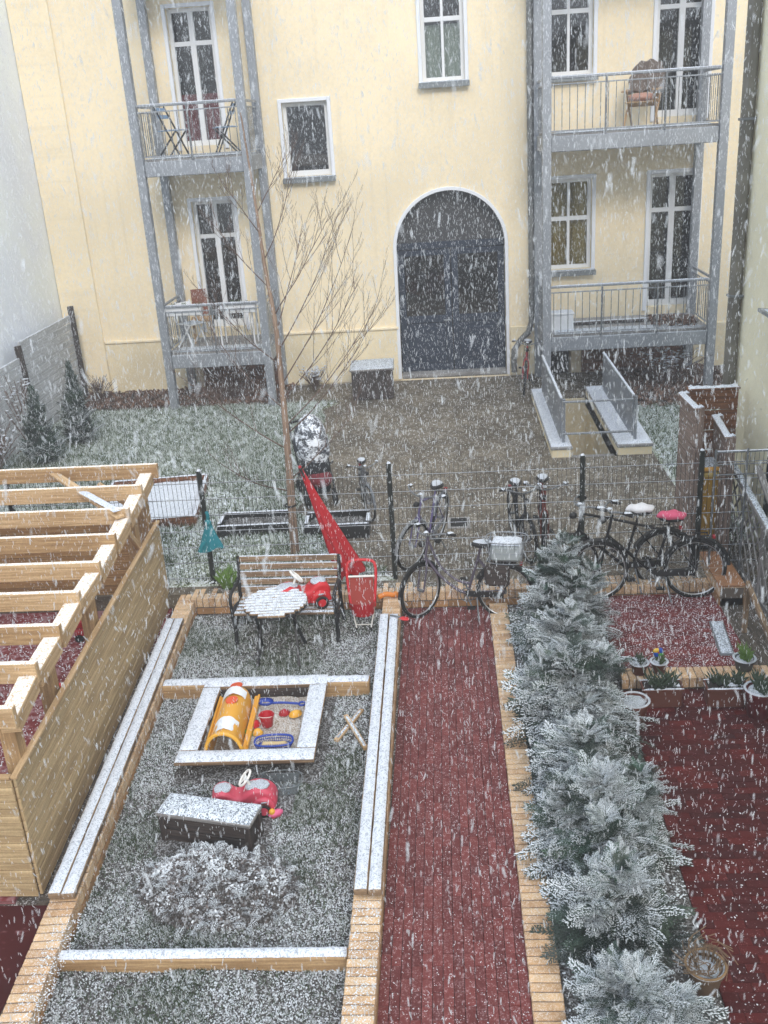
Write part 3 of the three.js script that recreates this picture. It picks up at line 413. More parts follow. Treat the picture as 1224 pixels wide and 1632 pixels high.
{ // yellow tunnel toy, open at the near end, closed and rounded at the far end
  const t = thing('toy_tunnel', 'yellow plastic play tunnel with two orange red discs lying in the sandbox', 'toy', [-2.105, .075, -7.63], .04);
  const prof = [], L = .98, n = 22, m = 16; const pos = [], idx = [];
  for (let i = 0; i <= n; i++) { const f = i / n, z = L / 2 - f * L, k = f > .82 ? Math.sqrt(Math.max(0, 1 - ((f - .82) / .18) ** 2)) : 1, bulge = .145 * k * (f < .06 ? 1.16 : f < .22 ? 1.1 - .1 * Math.sin((f - .06) * 19) : 1), h = (.235 + .02 * Math.sin(f * 5)) * (k * .75 + .25) * (f < .08 ? 1.06 : 1) * (k < .02 ? .3 : 1);
    for (let j = 0; j <= m; j++) { const a = Math.PI * j / m; pos.push(-Math.cos(a) * bulge * (.86 + .14 * Math.sin(a)), Math.pow(Math.sin(a), .75) * h, z); } }
  for (let i = 0; i < n; i++) for (let j = 0; j < m; j++) { const a = i * (m + 1) + j, b = a + m + 1; idx.push(a, b, a + 1, a + 1, b, b + 1); }
  const g = new THREE.BufferGeometry(); g.setAttribute('position', new THREE.Float32BufferAttribute(pos, 3)); g.setIndex(idx); g.computeVertexNormals(); const ym = std({ color: 0xdda23a, roughness: .4, side: THREE.DoubleSide });
  mesh(t, 'shell', g, ym); for (const s of [-1, 1]) mesh(t, 'flange', merge([bx(.05, .02, L - .1, s * .165, .03, -.03, 0, 0, 0, .006), bx(.02, .05, L - .14, s * .188, .045, -.03, 0, 0, 0, .006)]), ym);
  const arch = []; for (let j = 0; j <= 16; j++) { const a = Math.PI * j / 16; arch.push([-Math.cos(a) * .165, Math.pow(Math.sin(a), .75) * .265, L / 2]); } mesh(t, 'mouth_rim', tube(arch, .018, 30, 8), P.yellow);
  for (const [z, y] of [[-.08, .238], [-.36, .222]]) { const d = mesh(t, 'disc', lathe([[0, .016], [.03, .012], [.052, .02], [.06, .012], [.058, 0]], 20), std({ color: 0xd4552c, roughness: .4 })); d.position.set(.0, y, z); d.rotation.set(z < -.2 ? -.2 : 0, 0, .1); }
  const sp = []; const q = rng(8); for (const [z, l] of [[.3, .16], [-.24, .1]]) { const c = new THREE.CylinderGeometry(.135, .14, l, 14, 3, true, -1.1, 1.9).rotateX(Math.PI / 2); geoSquash(c, (x, y, zz) => [x * 1.06, Math.abs(y) * 1.82 + .008, zz * (1 + .3 * N2(x * 40, 2)) + z]); sp.push(c); } mesh(t, 'snow', merge(sp), std({ color: 0xe9eef4, roughness: .9, side: THREE.DoubleSide, bumpMap: C.snow.bumpMap, bumpScale: .004 })); }
{ const t = thing('toy_bucket', 'small red toy bucket standing in the sandbox', 'bucket', [-1.79, .07, -7.66]); mesh(t, 'pail', lathe([[0, 0], [.05, 0], [.068, .11], [.074, .112], [.073, .118], [.064, .116], [.047, .01], [0, .01]], 24), std({ color: 0xb01f2c, roughness: .4, side: THREE.DoubleSide })); const h = []; for (let k = 0; k <= 8; k++) { const a = Math.PI * k / 8; h.push([Math.cos(a) * .07, .105 + Math.sin(a) * .02, Math.sin(a) * .066]); } mesh(t, 'handle', tube(h, .003, 16, 5), P.white); }
{ const t = thing('toy_shovel', 'blue plastic toy shovel lying at the back of the sandbox', 'shovel', [-1.7, .09, -7.98], -.08); mesh(t, 'shaft', tube([[-.1, .01, 0], [0, .018, 0], [.16, .014, .005]], .012, 12, 8), P.blue); mesh(t, 'blade', geoSquash(new THREE.SphereGeometry(.07, 14, 8, 0, 6.29, 1.2, 1.2), (x, y, z) => [x * 1.15 - .16, y * .5 + .025, z * .8]), std({ color: 0x1f3f9e, roughness: .4, side: THREE.DoubleSide })); mesh(t, 'grip', new THREE.TorusGeometry(.03, .01, 6, 14).rotateX(Math.PI / 2).translate(.2, .014, .005), P.blue); }
{ const t = thing('toy_basket', 'blue rimmed toy lattice basket at the front of the sandbox', 'basket', [-1.67, .09, -7.3], .05); mesh(t, 'rim', tube([[-.15, .06, -.06], [.15, .06, -.06], [.16, .06, .06], [-.15, .06, .06]], .011, 40, 6, true), P.blue); mesh(t, 'base_ring', tube([[-.13, 0, -.05], [.13, 0, -.05], [.13, 0, .05], [-.13, 0, .05]], .007, 40, 6, true), P.blue);
  const l = []; for (let k = 0; k < 15; k++) { const x = -.14 + k * .02; l.push(cyl([x, .06, -.06], [x * .9, 0, -.05], .003, .003, 4), cyl([x, .06, .06], [x * .9, 0, .05], .003, .003, 4), cyl([x, .005, -.05], [x, .005, .05], .003, .003, 4)); } mesh(t, 'lattice', merge(l), P.blue); mesh(t, 'side_lattice', tube([[-.15, .03, -.055], [.15, .03, -.055], [.15, .03, .055], [-.15, .03, .055]], .004, 40, 5, true), P.blue); const s = mesh(t, 'sand_fill', snowSlab(.24, .08, .03, 2, .02), std({ color: 0xc9b489 })); s.position.y = .008; }
function sandMould(label, pos, mat, turn, sx = 1) { const t = thing('sand_mould', label, 'toy', pos, turn); mesh(t, 'shell', geoSquash(new THREE.SphereGeometry(.045, 14, 8, 0, 6.29, 0, 1.6), (x, y, z) => [x * sx * (1 + .14 * Math.cos(5 * Math.atan2(z, x))), y, z * (1 + .14 * Math.cos(5 * Math.atan2(z, x)))]), mat); mesh(t, 'rim', new THREE.TorusGeometry(.046, .005, 5, 20).rotateX(Math.PI / 2).scale(sx, 1, 1), mat); return t; }
sandMould('yellow sand mould in front of the red bucket in the sandbox', [-1.86, .075, -7.53], P.yellow, 0); sandMould('red sand mould beside the yellow tunnel in the sandbox', [-1.91, .075, -7.66], P.red, 1, 1.2); sandMould('green sand mould beside the yellow tunnel in the sandbox', [-1.94, .07, -7.54], P.green, 2, 1.1);
sandMould('yellow sand mould under the blue shovel at the back right of the sandbox', [-1.55, .075, -7.82], P.yellow, .6, 1.3); sandMould('dark red sand mould right of the red bucket in the sandbox', [-1.66, .07, -7.85], P.redDk, .6, 1.1);
// crossed laths beside the sandbox
for (const [l, p, q, y] of [['pale wooden lath beside the sandbox, lying underneath the crossing one', [-1.13, -7.44], [-.93, -7.93], .035], ['pale wooden lath beside the sandbox, lying on top of the other', [-1.07, -7.78], [-.84, -7.25], .075]]) { const t = thing('wooden_lath', l, 'lath', [0, 0, 0], 0); mesh(t, 'lath', span([p[0], y, p[1]], [q[0], y, q[1]], .045, .03), C.timber); const L = Math.hypot(q[0] - p[0], q[1] - p[1]), s = mesh(t, 'snow', snowSlab(.03, L * .9, .006, y * 90, .02), C.snowThin); s.position.set((p[0] + q[0]) / 2, y + .015, (p[1] + q[1]) / 2); s.rotation.y = Math.atan2(q[0] - p[0], q[1] - p[1]); }
{ const t = thing('plastic_tray', 'clear plastic tray in front of the sandbox', 'tray', [-1.54, .02, -6.78], .03); mesh(t, 'tray', merge([bx(.32, .004, .17, 0, 0, 0), bx(.32, .1, .004, 0, .05, .085), bx(.32, .1, .004, 0, .05, -.085), bx(.004, .1, .17, .16, .05, 0), bx(.004, .1, .17, -.16, .05, 0), bx(.004, .1, .17, 0, .05, 0)]), P.clear); mesh(t, 'rim', tube([[-.165, .1, -.09], [.165, .1, -.09], [.165, .1, .09], [-.165, .1, .09]], .006, 40, 5, true), P.clear); }
{ const t = thing('box_bench', 'dark wooden box bench with snow covered lid in front of the sandbox', 'bench', [-2.0, 0, -6.21], -.215); const W = .8, D = .26;
  put(t, 'lid', W, .035, D, 0, .262, 0, C.greyWood, { c: .008 }); const s = mesh(t, 'snow', snowSlab(W - .006, D - .006, .022, 21, .03), C.snowThin); s.position.y = .28; s.userData.label = 'thin speckled snow on the lid';
  for (const z of [-1, 1]) for (let k = 0; k < 2; k++) put(t, 'side_board', W - .06, .105, .022, 0, .062 + k * .115, z * (D / 2 - .03), C.darkWood, { v: k }); for (const x of [-1, 1]) { put(t, 'end_board', .022, .22, D - .09, x * (W / 2 - .045), .13, 0, C.darkWood); for (const z of [-1, 1]) put(t, 'leg', .05, .24, .05, x * (W / 2 - .035), .12, z * (D / 2 - .03), C.darkWood); } }
const tintC = new Map(); function tints(m) { if (!tintC.has(m)) tintC.set(m, [1, .9, .96, .84].map((k) => { const c = m.clone(); c.color.setRGB(k, k * .985, k * .96); return c; })); return tintC.get(m); }
function bobbyCar(label, pos, turn, snowy, seed) { // child's ride-on car
  const t = thing('ride_on_car', label, 'toy car', pos, turn), s = new THREE.Shape(); // side view, x forward
  s.moveTo(-.27, .09); s.bezierCurveTo(-.3, .2, -.26, .24, -.2, .245); s.bezierCurveTo(-.15, .24, -.13, .17, -.06, .16); s.bezierCurveTo(.02, .155, .05, .24, .12, .245); s.bezierCurveTo(.22, .24, .28, .2, .29, .12); s.lineTo(.28, .08); s.lineTo(-.27, .09);
  const pm = seed ? std({ color: 0xc4485e, roughness: .4 }) : P.red; mesh(t, 'body', new THREE.ExtrudeGeometry(s, { depth: .13, bevelEnabled: true, bevelSize: .035, bevelThickness: .05, bevelSegments: 4, curveSegments: 8 }).translate(0, 0, -.065), pm);
  for (const x of [-.19, .19]) for (const z of [-1, 1]) { mesh(t, 'mudguard', new THREE.TorusGeometry(.085, .035, 7, 12, Math.PI).translate(x, .085, z * .125), pm); const w = mesh(t, 'wheel', cyl([x, .075, z * .115], [x, .075, z * .175], .075, .075, 18), P.brown); mesh(w, 'hubcap', cyl([x, .075, z * .176], [x, .075, z * .183], .045, .04, 14), pm); mesh(w, 'tyre_ring', new THREE.TorusGeometry(.06, .016, 6, 18).translate(x, .075, z * .17), C.rubber); }
  const st = mesh(t, 'steering_wheel', new THREE.TorusGeometry(.085, .013, 7, 26), P.white); st.position.set(.03, .36, 0); st.rotation.set(0, Math.PI / 2, 0); st.rotation.order = 'YXZ'; st.rotation.x = .75; mesh(st, 'spoke', merge([bx(.16, .022, .012, 0, 0, 0), bx(.022, .08, .012, 0, -.04, 0), ball(.028, 0, 0, 0, 1, 1, .5)]), P.white); mesh(t, 'column', cyl([.09, .22, 0], [.035, .355, 0], .014, .012), P.white);
  if (snowy) { const g = [ball(.11, -.2, .262, 0, .8, .25, .85), ball(.1, .14, .262, 0, 1.25, .24, .95), ball(.06, .0, .185, 0, 1.2, .25, 1.1), ball(.05, .2, .165, .13, 1.2, .3, .7), ball(.05, -.19, .168, -.13, 1.2, .3, .7)]; mesh(t, 'snow', merge(g), C.snowThin); } return t;
}
bobbyCar('red ride on toy car with white steering wheel standing on the slatted garden bench', [-1.66, .415, -9.4], Math.PI + .35, true, 0);
bobbyCar('pinkish snowy ride on toy car with white steering wheel behind the box bench', [-1.8, .0, -6.56], .12, true, 1).scale.setScalar(.84);
{ const t = thing('toy_ball', 'small purple toy lying left of the pinkish ride on car', 'toy', [-1.99, .14, -6.6]); mesh(t, 'shell', geoSquash(new THREE.SphereGeometry(.06, 14, 10), (x, y, z) => [x, y * .9, z * 1.1]), P.purple); mesh(t, 'snow', ball(.05, 0, .035, 0, .9, .5, .9), C.snow); put(t, 'stand', .05, .12, .05, 0, -.1, 0, P.purple); }
{ const t = thing('toy_boat', 'tiny red and yellow toy on the soil right of the pinkish ride on car', 'toy', [-1.53, .035, -6.45], .5); mesh(t, 'hull', geoSquash(new THREE.SphereGeometry(.06, 12, 8), (x, y, z) => [x * 1.1, y * .5, z * .6]), P.pink); mesh(t, 'cabin', ball(.028, -.03, .025, 0, 1, 1, 1), P.yellow); mesh(t, 'base', bx(.08, .02, .05, 0, -.03, 0), P.red); }

// ---------------------------------------------------------------- pergola shed on the left
{ const t = thing('pergola', 'unroofed new timber pergola with snow topped rafters and boarded lower walls', 'pergola');
  const zr = [-10.31, -9.73, -9.15, -8.57, -7.99, -7.41, -6.83, -6.25, -5.67], yr = [1.8, 1.76, 1.72, 1.68, 1.65, 1.635, 1.625, 1.615, 1.6], xr = [-3.36, -3.32, -3.29, -3.26, -3.23, -3.22, -3.18, -3.15, -3.09];
  zr.forEach((z, i) => { const x0 = -8.3, x1 = xr[i] + (i ? 0 : .06), L = x1 - x0; put(t, 'rafter', L, .165, .06, (x0 + x1) / 2, yr[i] - .0825, z, i % 3 ? C.timber : C.timberDk, { v: i % 4, c: .004 }); const s = mesh(t, 'snow', snowSlab(L - .006, .056, .007, i + 3, .06), C.snowWood); s.position.set((x0 + x1) / 2, yr[i], z); });
  for (let i = 0; i < 8; i++) { const p = [xr[i] - .075, yr[i] - .165, zr[i] + .031], q = [xr[i + 1] - .075, yr[i + 1] - .165, zr[i + 1] - .031]; mesh(t, 'purlin', span(p, q, .14, .14), C.timber); const L = Math.hypot(q[0] - p[0], q[2] - p[2]), s = mesh(t, 'snow', snowSlab(.135, L, .009, i + 40, .04), C.snowWood); s.position.set((p[0] + q[0]) / 2, (p[1] + q[1]) / 2 + .07, (p[2] + q[2]) / 2); s.rotation.y = Math.atan2(q[0] - p[0], q[2] - p[2]); s.rotation.order = 'YXZ'; s.rotation.x = -Math.atan2(q[1] - p[1], L); }
  mesh(t, 'purlin', span([-5.6, 1.7, -10.25], [-5.6, 1.52, -5.7], .14, .14), C.timber);
  for (const [i, x] of [[0, 0], [1, 0], [4, 0], [6, 0], [8, 0]]) { const z = zr[i] + (i === 8 ? -.16 : i ? .1 : .12); put(t, 'post', .12, yr[i] - .24, .12, xr[i] - .15, (yr[i] - .24) / 2, z, C.timberDk, { v: i % 3 }); put(t, 'post', .12, yr[i] - .17, .12, -5.6, (yr[i] - .17) / 2, z, C.timberDk); }
  mesh(t, 'brace', span([-4.5, 1.74, -10.28], [-3.36, 1.66, -9.05], .1, .03), C.timber); { const s = mesh(t, 'snow', snowSlab(.095, 1.6, .012, 2, .05), C.snow); s.position.set(-3.93, 1.716, -9.665); s.rotation.y = Math.atan2(1.14, 1.23); }
  mesh(t, 'knee_brace', span([-3.38, 1.55, -9.1], [-3.4, 1.1, -9.55], .06, .06), C.timber); mesh(t, 'knee_brace', span([-4.0, 1.6, -10.25], [-3.46, 1.2, -10.2], .06, .06), C.timber);
  // boarded walls: right side, near end, far end
  const board = (p, q, y0, y1, nB, mat, th = .024) => { const L = Math.hypot(q[0] - p[0], q[1] - p[1]), hB = (y1 - y0) / nB; for (let k = 0; k < nB; k++) { const m = put(t, 'board', L, hB - .005, th + (k % 2) * .002, (p[0] + q[0]) / 2, y0 + (k + .5) * hB, (p[1] + q[1]) / 2, tints(mat)[(k * 7 + (k >> 1)) % 4], { v: k % 4, c: .005 }); m.rotation.y = Math.atan2(-(q[1] - p[1]), q[0] - p[0]); } };
  board([-3.40, -10.3], [-3.155, -5.57], .03, 1.09, 11, C.board); board([-8.2, -5.6], [-3.17, -5.56], .03, 1.07, 17, C.board); board([-8.2, -10.28], [-3.42, -10.28], .03, 1.1, 11, C.boardIn);
  mesh(t, 'cap_rail', merge([span([-3.395, 1.105, -10.3], [-3.15, 1.085, -5.56], .05, .025), span([-8.2, 1.085, -5.585], [-3.18, 1.085, -5.575], .05, .025)]), C.timber); }
{ const t = thing('striped_pole', 'red and white striped pole lying on the red floor inside the pergola', 'pole'); const p = [-4.55, .05, -8.42], q = [-3.9, .06, -8.5]; for (let k = 0; k < 4; k++) { const f = k / 4, g = (k + 1) / 4, at = (u) => [p[0] + (q[0] - p[0]) * u, p[1] + .01, p[2] + (q[2] - p[2]) * u]; mesh(t, 'band', cyl(at(f), at(g), .025, .025, 10), k % 2 ? P.white : P.red); } }
{ const t = thing('tool_box', 'small dark box on the pergola floor next to the striped pole', 'box', [-3.85, .02, -8.62], .2); put(t, 'body', .25, .12, .16, 0, .06, 0, C.darkWood); put(t, 'lid', .26, .02, .17, 0, .13, 0, C.black); mesh(t, 'handle', tube([[-.06, .14, 0], [-.04, .17, 0], [.04, .17, 0], [.06, .14, 0]], .008, 12, 6), C.black); }
{ const t = thing('toy_truck', 'small red and black toy at the far end of the pergola floor', 'toy', [-4.15, .02, -9.55], .3); put(t, 'body', .26, .1, .14, 0, .1, 0, P.redDk, { c: .02 }); put(t, 'cab', .1, .1, .13, -.07, .2, 0, P.redDk, { c: .02 }); for (const x of [-.09, .09]) for (const z of [-.07, .07]) mesh(t, 'wheel', cyl([x, .045, z - .015], [x, .045, z + .015], .045, .045, 14), C.rubber); }

// ---------------------------------------------------------------- wire mesh fence
{ const t = thing('wire_fence', 'dark green wire mesh fence with slim posts between garden and yard', 'fence'); const xs = [-7.3, -5.16, -2.88, -.7, 1.47, 2.78, 3.52], z = -10.46;
  xs.forEach((x, i) => { put(t, 'post', .05, 1.52, .05, x, .1 + .76, z, C.fencePost, { c: .006 }); mesh(t, 'post_cap', bx(.056, .02, .056, x, 1.63, z), C.fencePost); const s = mesh(t, 'snow', snowSlab(.05, .05, .02, i, .02), C.snow); s.position.set(x, 1.641, z); });
  for (let i = 0; i < 6; i++) { const a = xs[i] + .028, b = xs[i + 1] - .028, g = [], sn = []; const wire = (w, h, d, x, y, zz) => { g.push(new THREE.BoxGeometry(w, h, d).translate(x, y, zz)); };
    for (let y = .3; y < 1.6; y += .2) { wire(b - a, .005, .005, (a + b) / 2, y, z + .03); wire(b - a, .005, .005, (a + b) / 2, y, z + .018); sn.push(new THREE.BoxGeometry(b - a, .003, .006).translate((a + b) / 2, y + .004, z + .03)); } const n = Math.round((b - a) / .05); for (let k = 0; k <= n; k++) wire(.004, 1.36, .004, a + (b - a) * k / n, .94, z + .024);
    mesh(t, 'wire_panel', merge(g), C.fencePost); mesh(t, 'snow', merge(sn), C.snow); } }
{ const t = thing('cloth', 'turquoise cloth tied round the fence post behind the garden bench', 'cloth', [-2.84, .72, -10.42]); const g = []; mesh(t, 'skirt', geoSquash(new THREE.CylinderGeometry(.035, .14, .32, 24, 6, true), (x, y, z) => { const a = Math.atan2(z, x), k = 1 + .22 * Math.sin(a * 5) * (.16 - y) / .32; return [x * k, y + .12 + .03 * Math.sin(a * 2) * (y < 0 ? 1 : 0), z * .45 * k]; }), std({ color: 0x1f7886, roughness: .85, side: THREE.DoubleSide })); mesh(t, 'knot', ball(.04, 0, .3, .01, 1, 1.1, .8), P.teal); mesh(t, 'tail', tube([[0, .32, 0], [.01, .4, .02], [.0, .44, .02]], .022, 10, 6), P.teal); mesh(t, 'tail', tube([[-.05, .08, .02], [-.11, .0, .03], [-.13, -.06, .03]], .026, 10, 6), P.teal); }

// ---------------------------------------------------------------- bench, table and toys at the back of the bed
{ const t = thing('garden_bench', 'weathered slatted garden bench with black iron ends at the back wall', 'bench', [-1.83, 0, -9.5], -.03);
  for (const x of [-.56, .56]) { mesh(t, 'end_frame', merge([tube([[x, 0, .24], [x, .2, .2], [x, .38, .24], [x, .42, .12], [x, .38, -.1]], .022, 20, 6), tube([[x, 0, -.3], [x, .2, -.22], [x, .42, -.15], [x, .86, -.26]], .022, 20, 6), tube([[x, .4, .25], [x, .6, .27], [x, .63, .2], [x, .62, -.05], [x, .6, -.2]], .02, 20, 6), tube([[x, .2, .2], [x, .28, 0], [x, .2, -.22]], .014, 10, 5)]), C.black); }
  for (let k = 0; k < 5; k++) { put(t, 'seat_slat', 1.1, .026, .072, 0, .4 + (k < 1 ? .005 : 0), -.12 + k * .085, C.oldWood, { v: k % 4 }); const s = mesh(t, 'snow', snowSlab(1.09, .06, .014, k + 60, .03), C.snowThin); s.position.set(0, .413, -.12 + k * .085); }
  for (let k = 0; k < 5; k++) { put(t, 'back_slat', 1.12, .062, .024, 0, .5 + k * .082, -.165 - k * .021, C.oldWood, { v: k % 4, rx: -.25 }); const s = mesh(t, 'snow', snowSlab(1.1, .024, .008, k + 70, .02), C.snow); s.position.set(0, .532 + k * .082, -.165 - k * .022); } }
{ const t = thing('round_table', 'round slatted garden table with snow on its slats in front of the bench', 'table', [-1.87, 0, -9.02], .03), r = .335, y = .66;
  for (let k = 0; k < 11; k++) { const z = -r + (k + .5) * 2 * r / 11, l = 2 * Math.sqrt(r * r - z * z); put(t, 'slat', l, .022, .052, 0, y, z, C.oldWood, { v: k % 3 }); const s = mesh(t, 'snow', snowSlab(l - .004, .05, .016, k + 80, .03), C.snow); s.position.set(0, y + .011, z); }
  mesh(t, 'ring', new THREE.TorusGeometry(r - .01, .012, 6, 40).rotateX(Math.PI / 2).translate(0, y - .025, 0), C.black); mesh(t, 'crossbar', bx(.6, .03, .04, 0, y - .03, 0, 0, Math.PI / 2, 0), C.darkWood);
  for (const x of [-1, 1]) { mesh(t, 'leg', span([x * .22, 0, .26], [x * .16, y - .03, -.2], .03, .03), C.black); mesh(t, 'leg', span([x * .24, 0, -.26], [x * .18, y - .03, .2], .03, .03), C.black); } }
{ const t = thing('toy_pushchair', 'red toy doll pushchair with thin white legs right of the garden bench', 'toy', [-1.02, 0, -9.62]);
  mesh(t, 'frame', tube([[-.13, .3, .06], [-.155, .72, -.08], [-.13, .77, -.1], [.13, .77, -.1], [.155, .72, -.08], [.13, .3, .06]], .017, 50, 8), P.red); mesh(t, 'cross_tube', tube([[-.145, .62, -.04], [.145, .62, -.04]], .012, 8, 6), P.white);
  mesh(t, 'seat_back', geoSquash(new THREE.BoxGeometry(.26, .34, .012, 8, 8, 1), (x, y, z) => [x * (1 - .12 * (.17 - y)), y + .43, z + .02 - y * .33 - .05 * (1 - (x / .13) ** 2)]), cloth(0x9a4038)); mesh(t, 'tray', geoSquash(new THREE.CylinderGeometry(.15, .12, .16, 22, 3, true), (x, y, z) => [x, y + .3, z * .8 + .06]), std({ color: 0xa81c24, roughness: .45, side: THREE.DoubleSide })); mesh(t, 'tray_base', new THREE.CylinderGeometry(.12, .11, .015, 20).scale(1, 1, .8).translate(0, .22, .06), P.redDk);
  for (const x of [-1, 1]) { mesh(t, 'leg', cyl([x * .125, .28, .02], [x * .075, .03, .1], .008, .008), P.white); mesh(t, 'leg', cyl([x * .125, .28, -.02], [x * .09, .03, -.16], .008, .008), P.white); for (const z of [.1, -.16]) mesh(t, 'wheel', cyl([x * .08 - .01, .03, z], [x * .08 + .01, .03, z], .03, .03, 12), C.rubber); } mesh(t, 'axle', cyl([-.085, .09, .08], [.085, .09, .08], .006), P.white); mesh(t, 'snow', snowSlab(.2, .16, .012, 4, .03).translate(0, .235, .06), C.snowThin); }
{ const t = thing('parasol', 'closed red parasol leaning against the low wall behind the bench', 'parasol'); const tip = V(-1.69, 1.66, -10.36), bot = V(-1.2, .36, -10.3), d = tip.clone().sub(bot), L = d.length(), q = new THREE.Quaternion().setFromUnitVectors(V(0, 1, 0), d.clone().normalize()), m = new THREE.Matrix4().compose(bot, q, V(1, 1, 1));
  const g = geoSquash(new THREE.CylinderGeometry(.018, .15, L, 40, 14, true), (x, y, z) => { const a = Math.atan2(z, x), f = .5 - y / L, k = 1 + .3 * Math.sin(a * 8) * f; return [x * k, y + L / 2 + .03 * Math.cos(a * 8) * f * f, z * .6 * k]; }); mesh(t, 'canopy', g.applyMatrix4(m), std({ color: 0xa8141f, roughness: .8, side: THREE.DoubleSide })); mesh(t, 'pole', cyl([0, -.2, 0], [0, L, 0], .02).applyMatrix4(m), C.black); mesh(t, 'finial', ball(.022, 0, L + .01, 0).applyMatrix4(m), P.redDk); mesh(t, 'strap', new THREE.TorusGeometry(.1, .008, 5, 20).rotateX(Math.PI / 2).scale(1, 1, .65).translate(0, L * .36, 0).applyMatrix4(m), P.redDk); }
{ const t = thing('toy_cone', 'small orange toy lying on the brick corner beside the pushchair', 'toy', [-.76, .235, -9.95], .4); mesh(t, 'handle', tube([[-.12, 0, 0], [-.03, .02, 0], [.05, .0, .02]], .03, 12, 8), P.orange); mesh(t, 'head', ball(.045, .08, .0, .02, 1, .8, .8), P.orange); mesh(t, 'stick', cyl([.1, 0, .03], [.12, -.02, .3], .006), C.chrome); }
{ const t = thing('toy_spade', 'tiny red toy spade on the far end of the two plank bench', 'spade', [-.64, .3, -9.3], -.5); mesh(t, 'shaft', tube([[-.08, 0, 0], [.02, .006, 0], [.1, 0, 0]], .009, 10, 6), C.galvDk); mesh(t, 'blade', geoSquash(new THREE.SphereGeometry(.04, 10, 6), (x, y, z) => [x * 1.5 + .1, y * .35, z]), P.red); }
{ const t = thing('evergreen_shrub', 'small bright green shrub in front of the fence post left of the bench', 'shrub', [-2.68, .2, -10.33]); mesh(t, 'foliage', merge(Array.from({ length: 16 }, (_, k) => leafTuft(9, .08, .3, k + 100, gLeaf[1], .55))), gLeaf[1]); mesh(t, 'stem', tube([[0, 0, 0], [.02, .1, 0], [0, .2, 0]], .014, 8, 6), C.twig); }

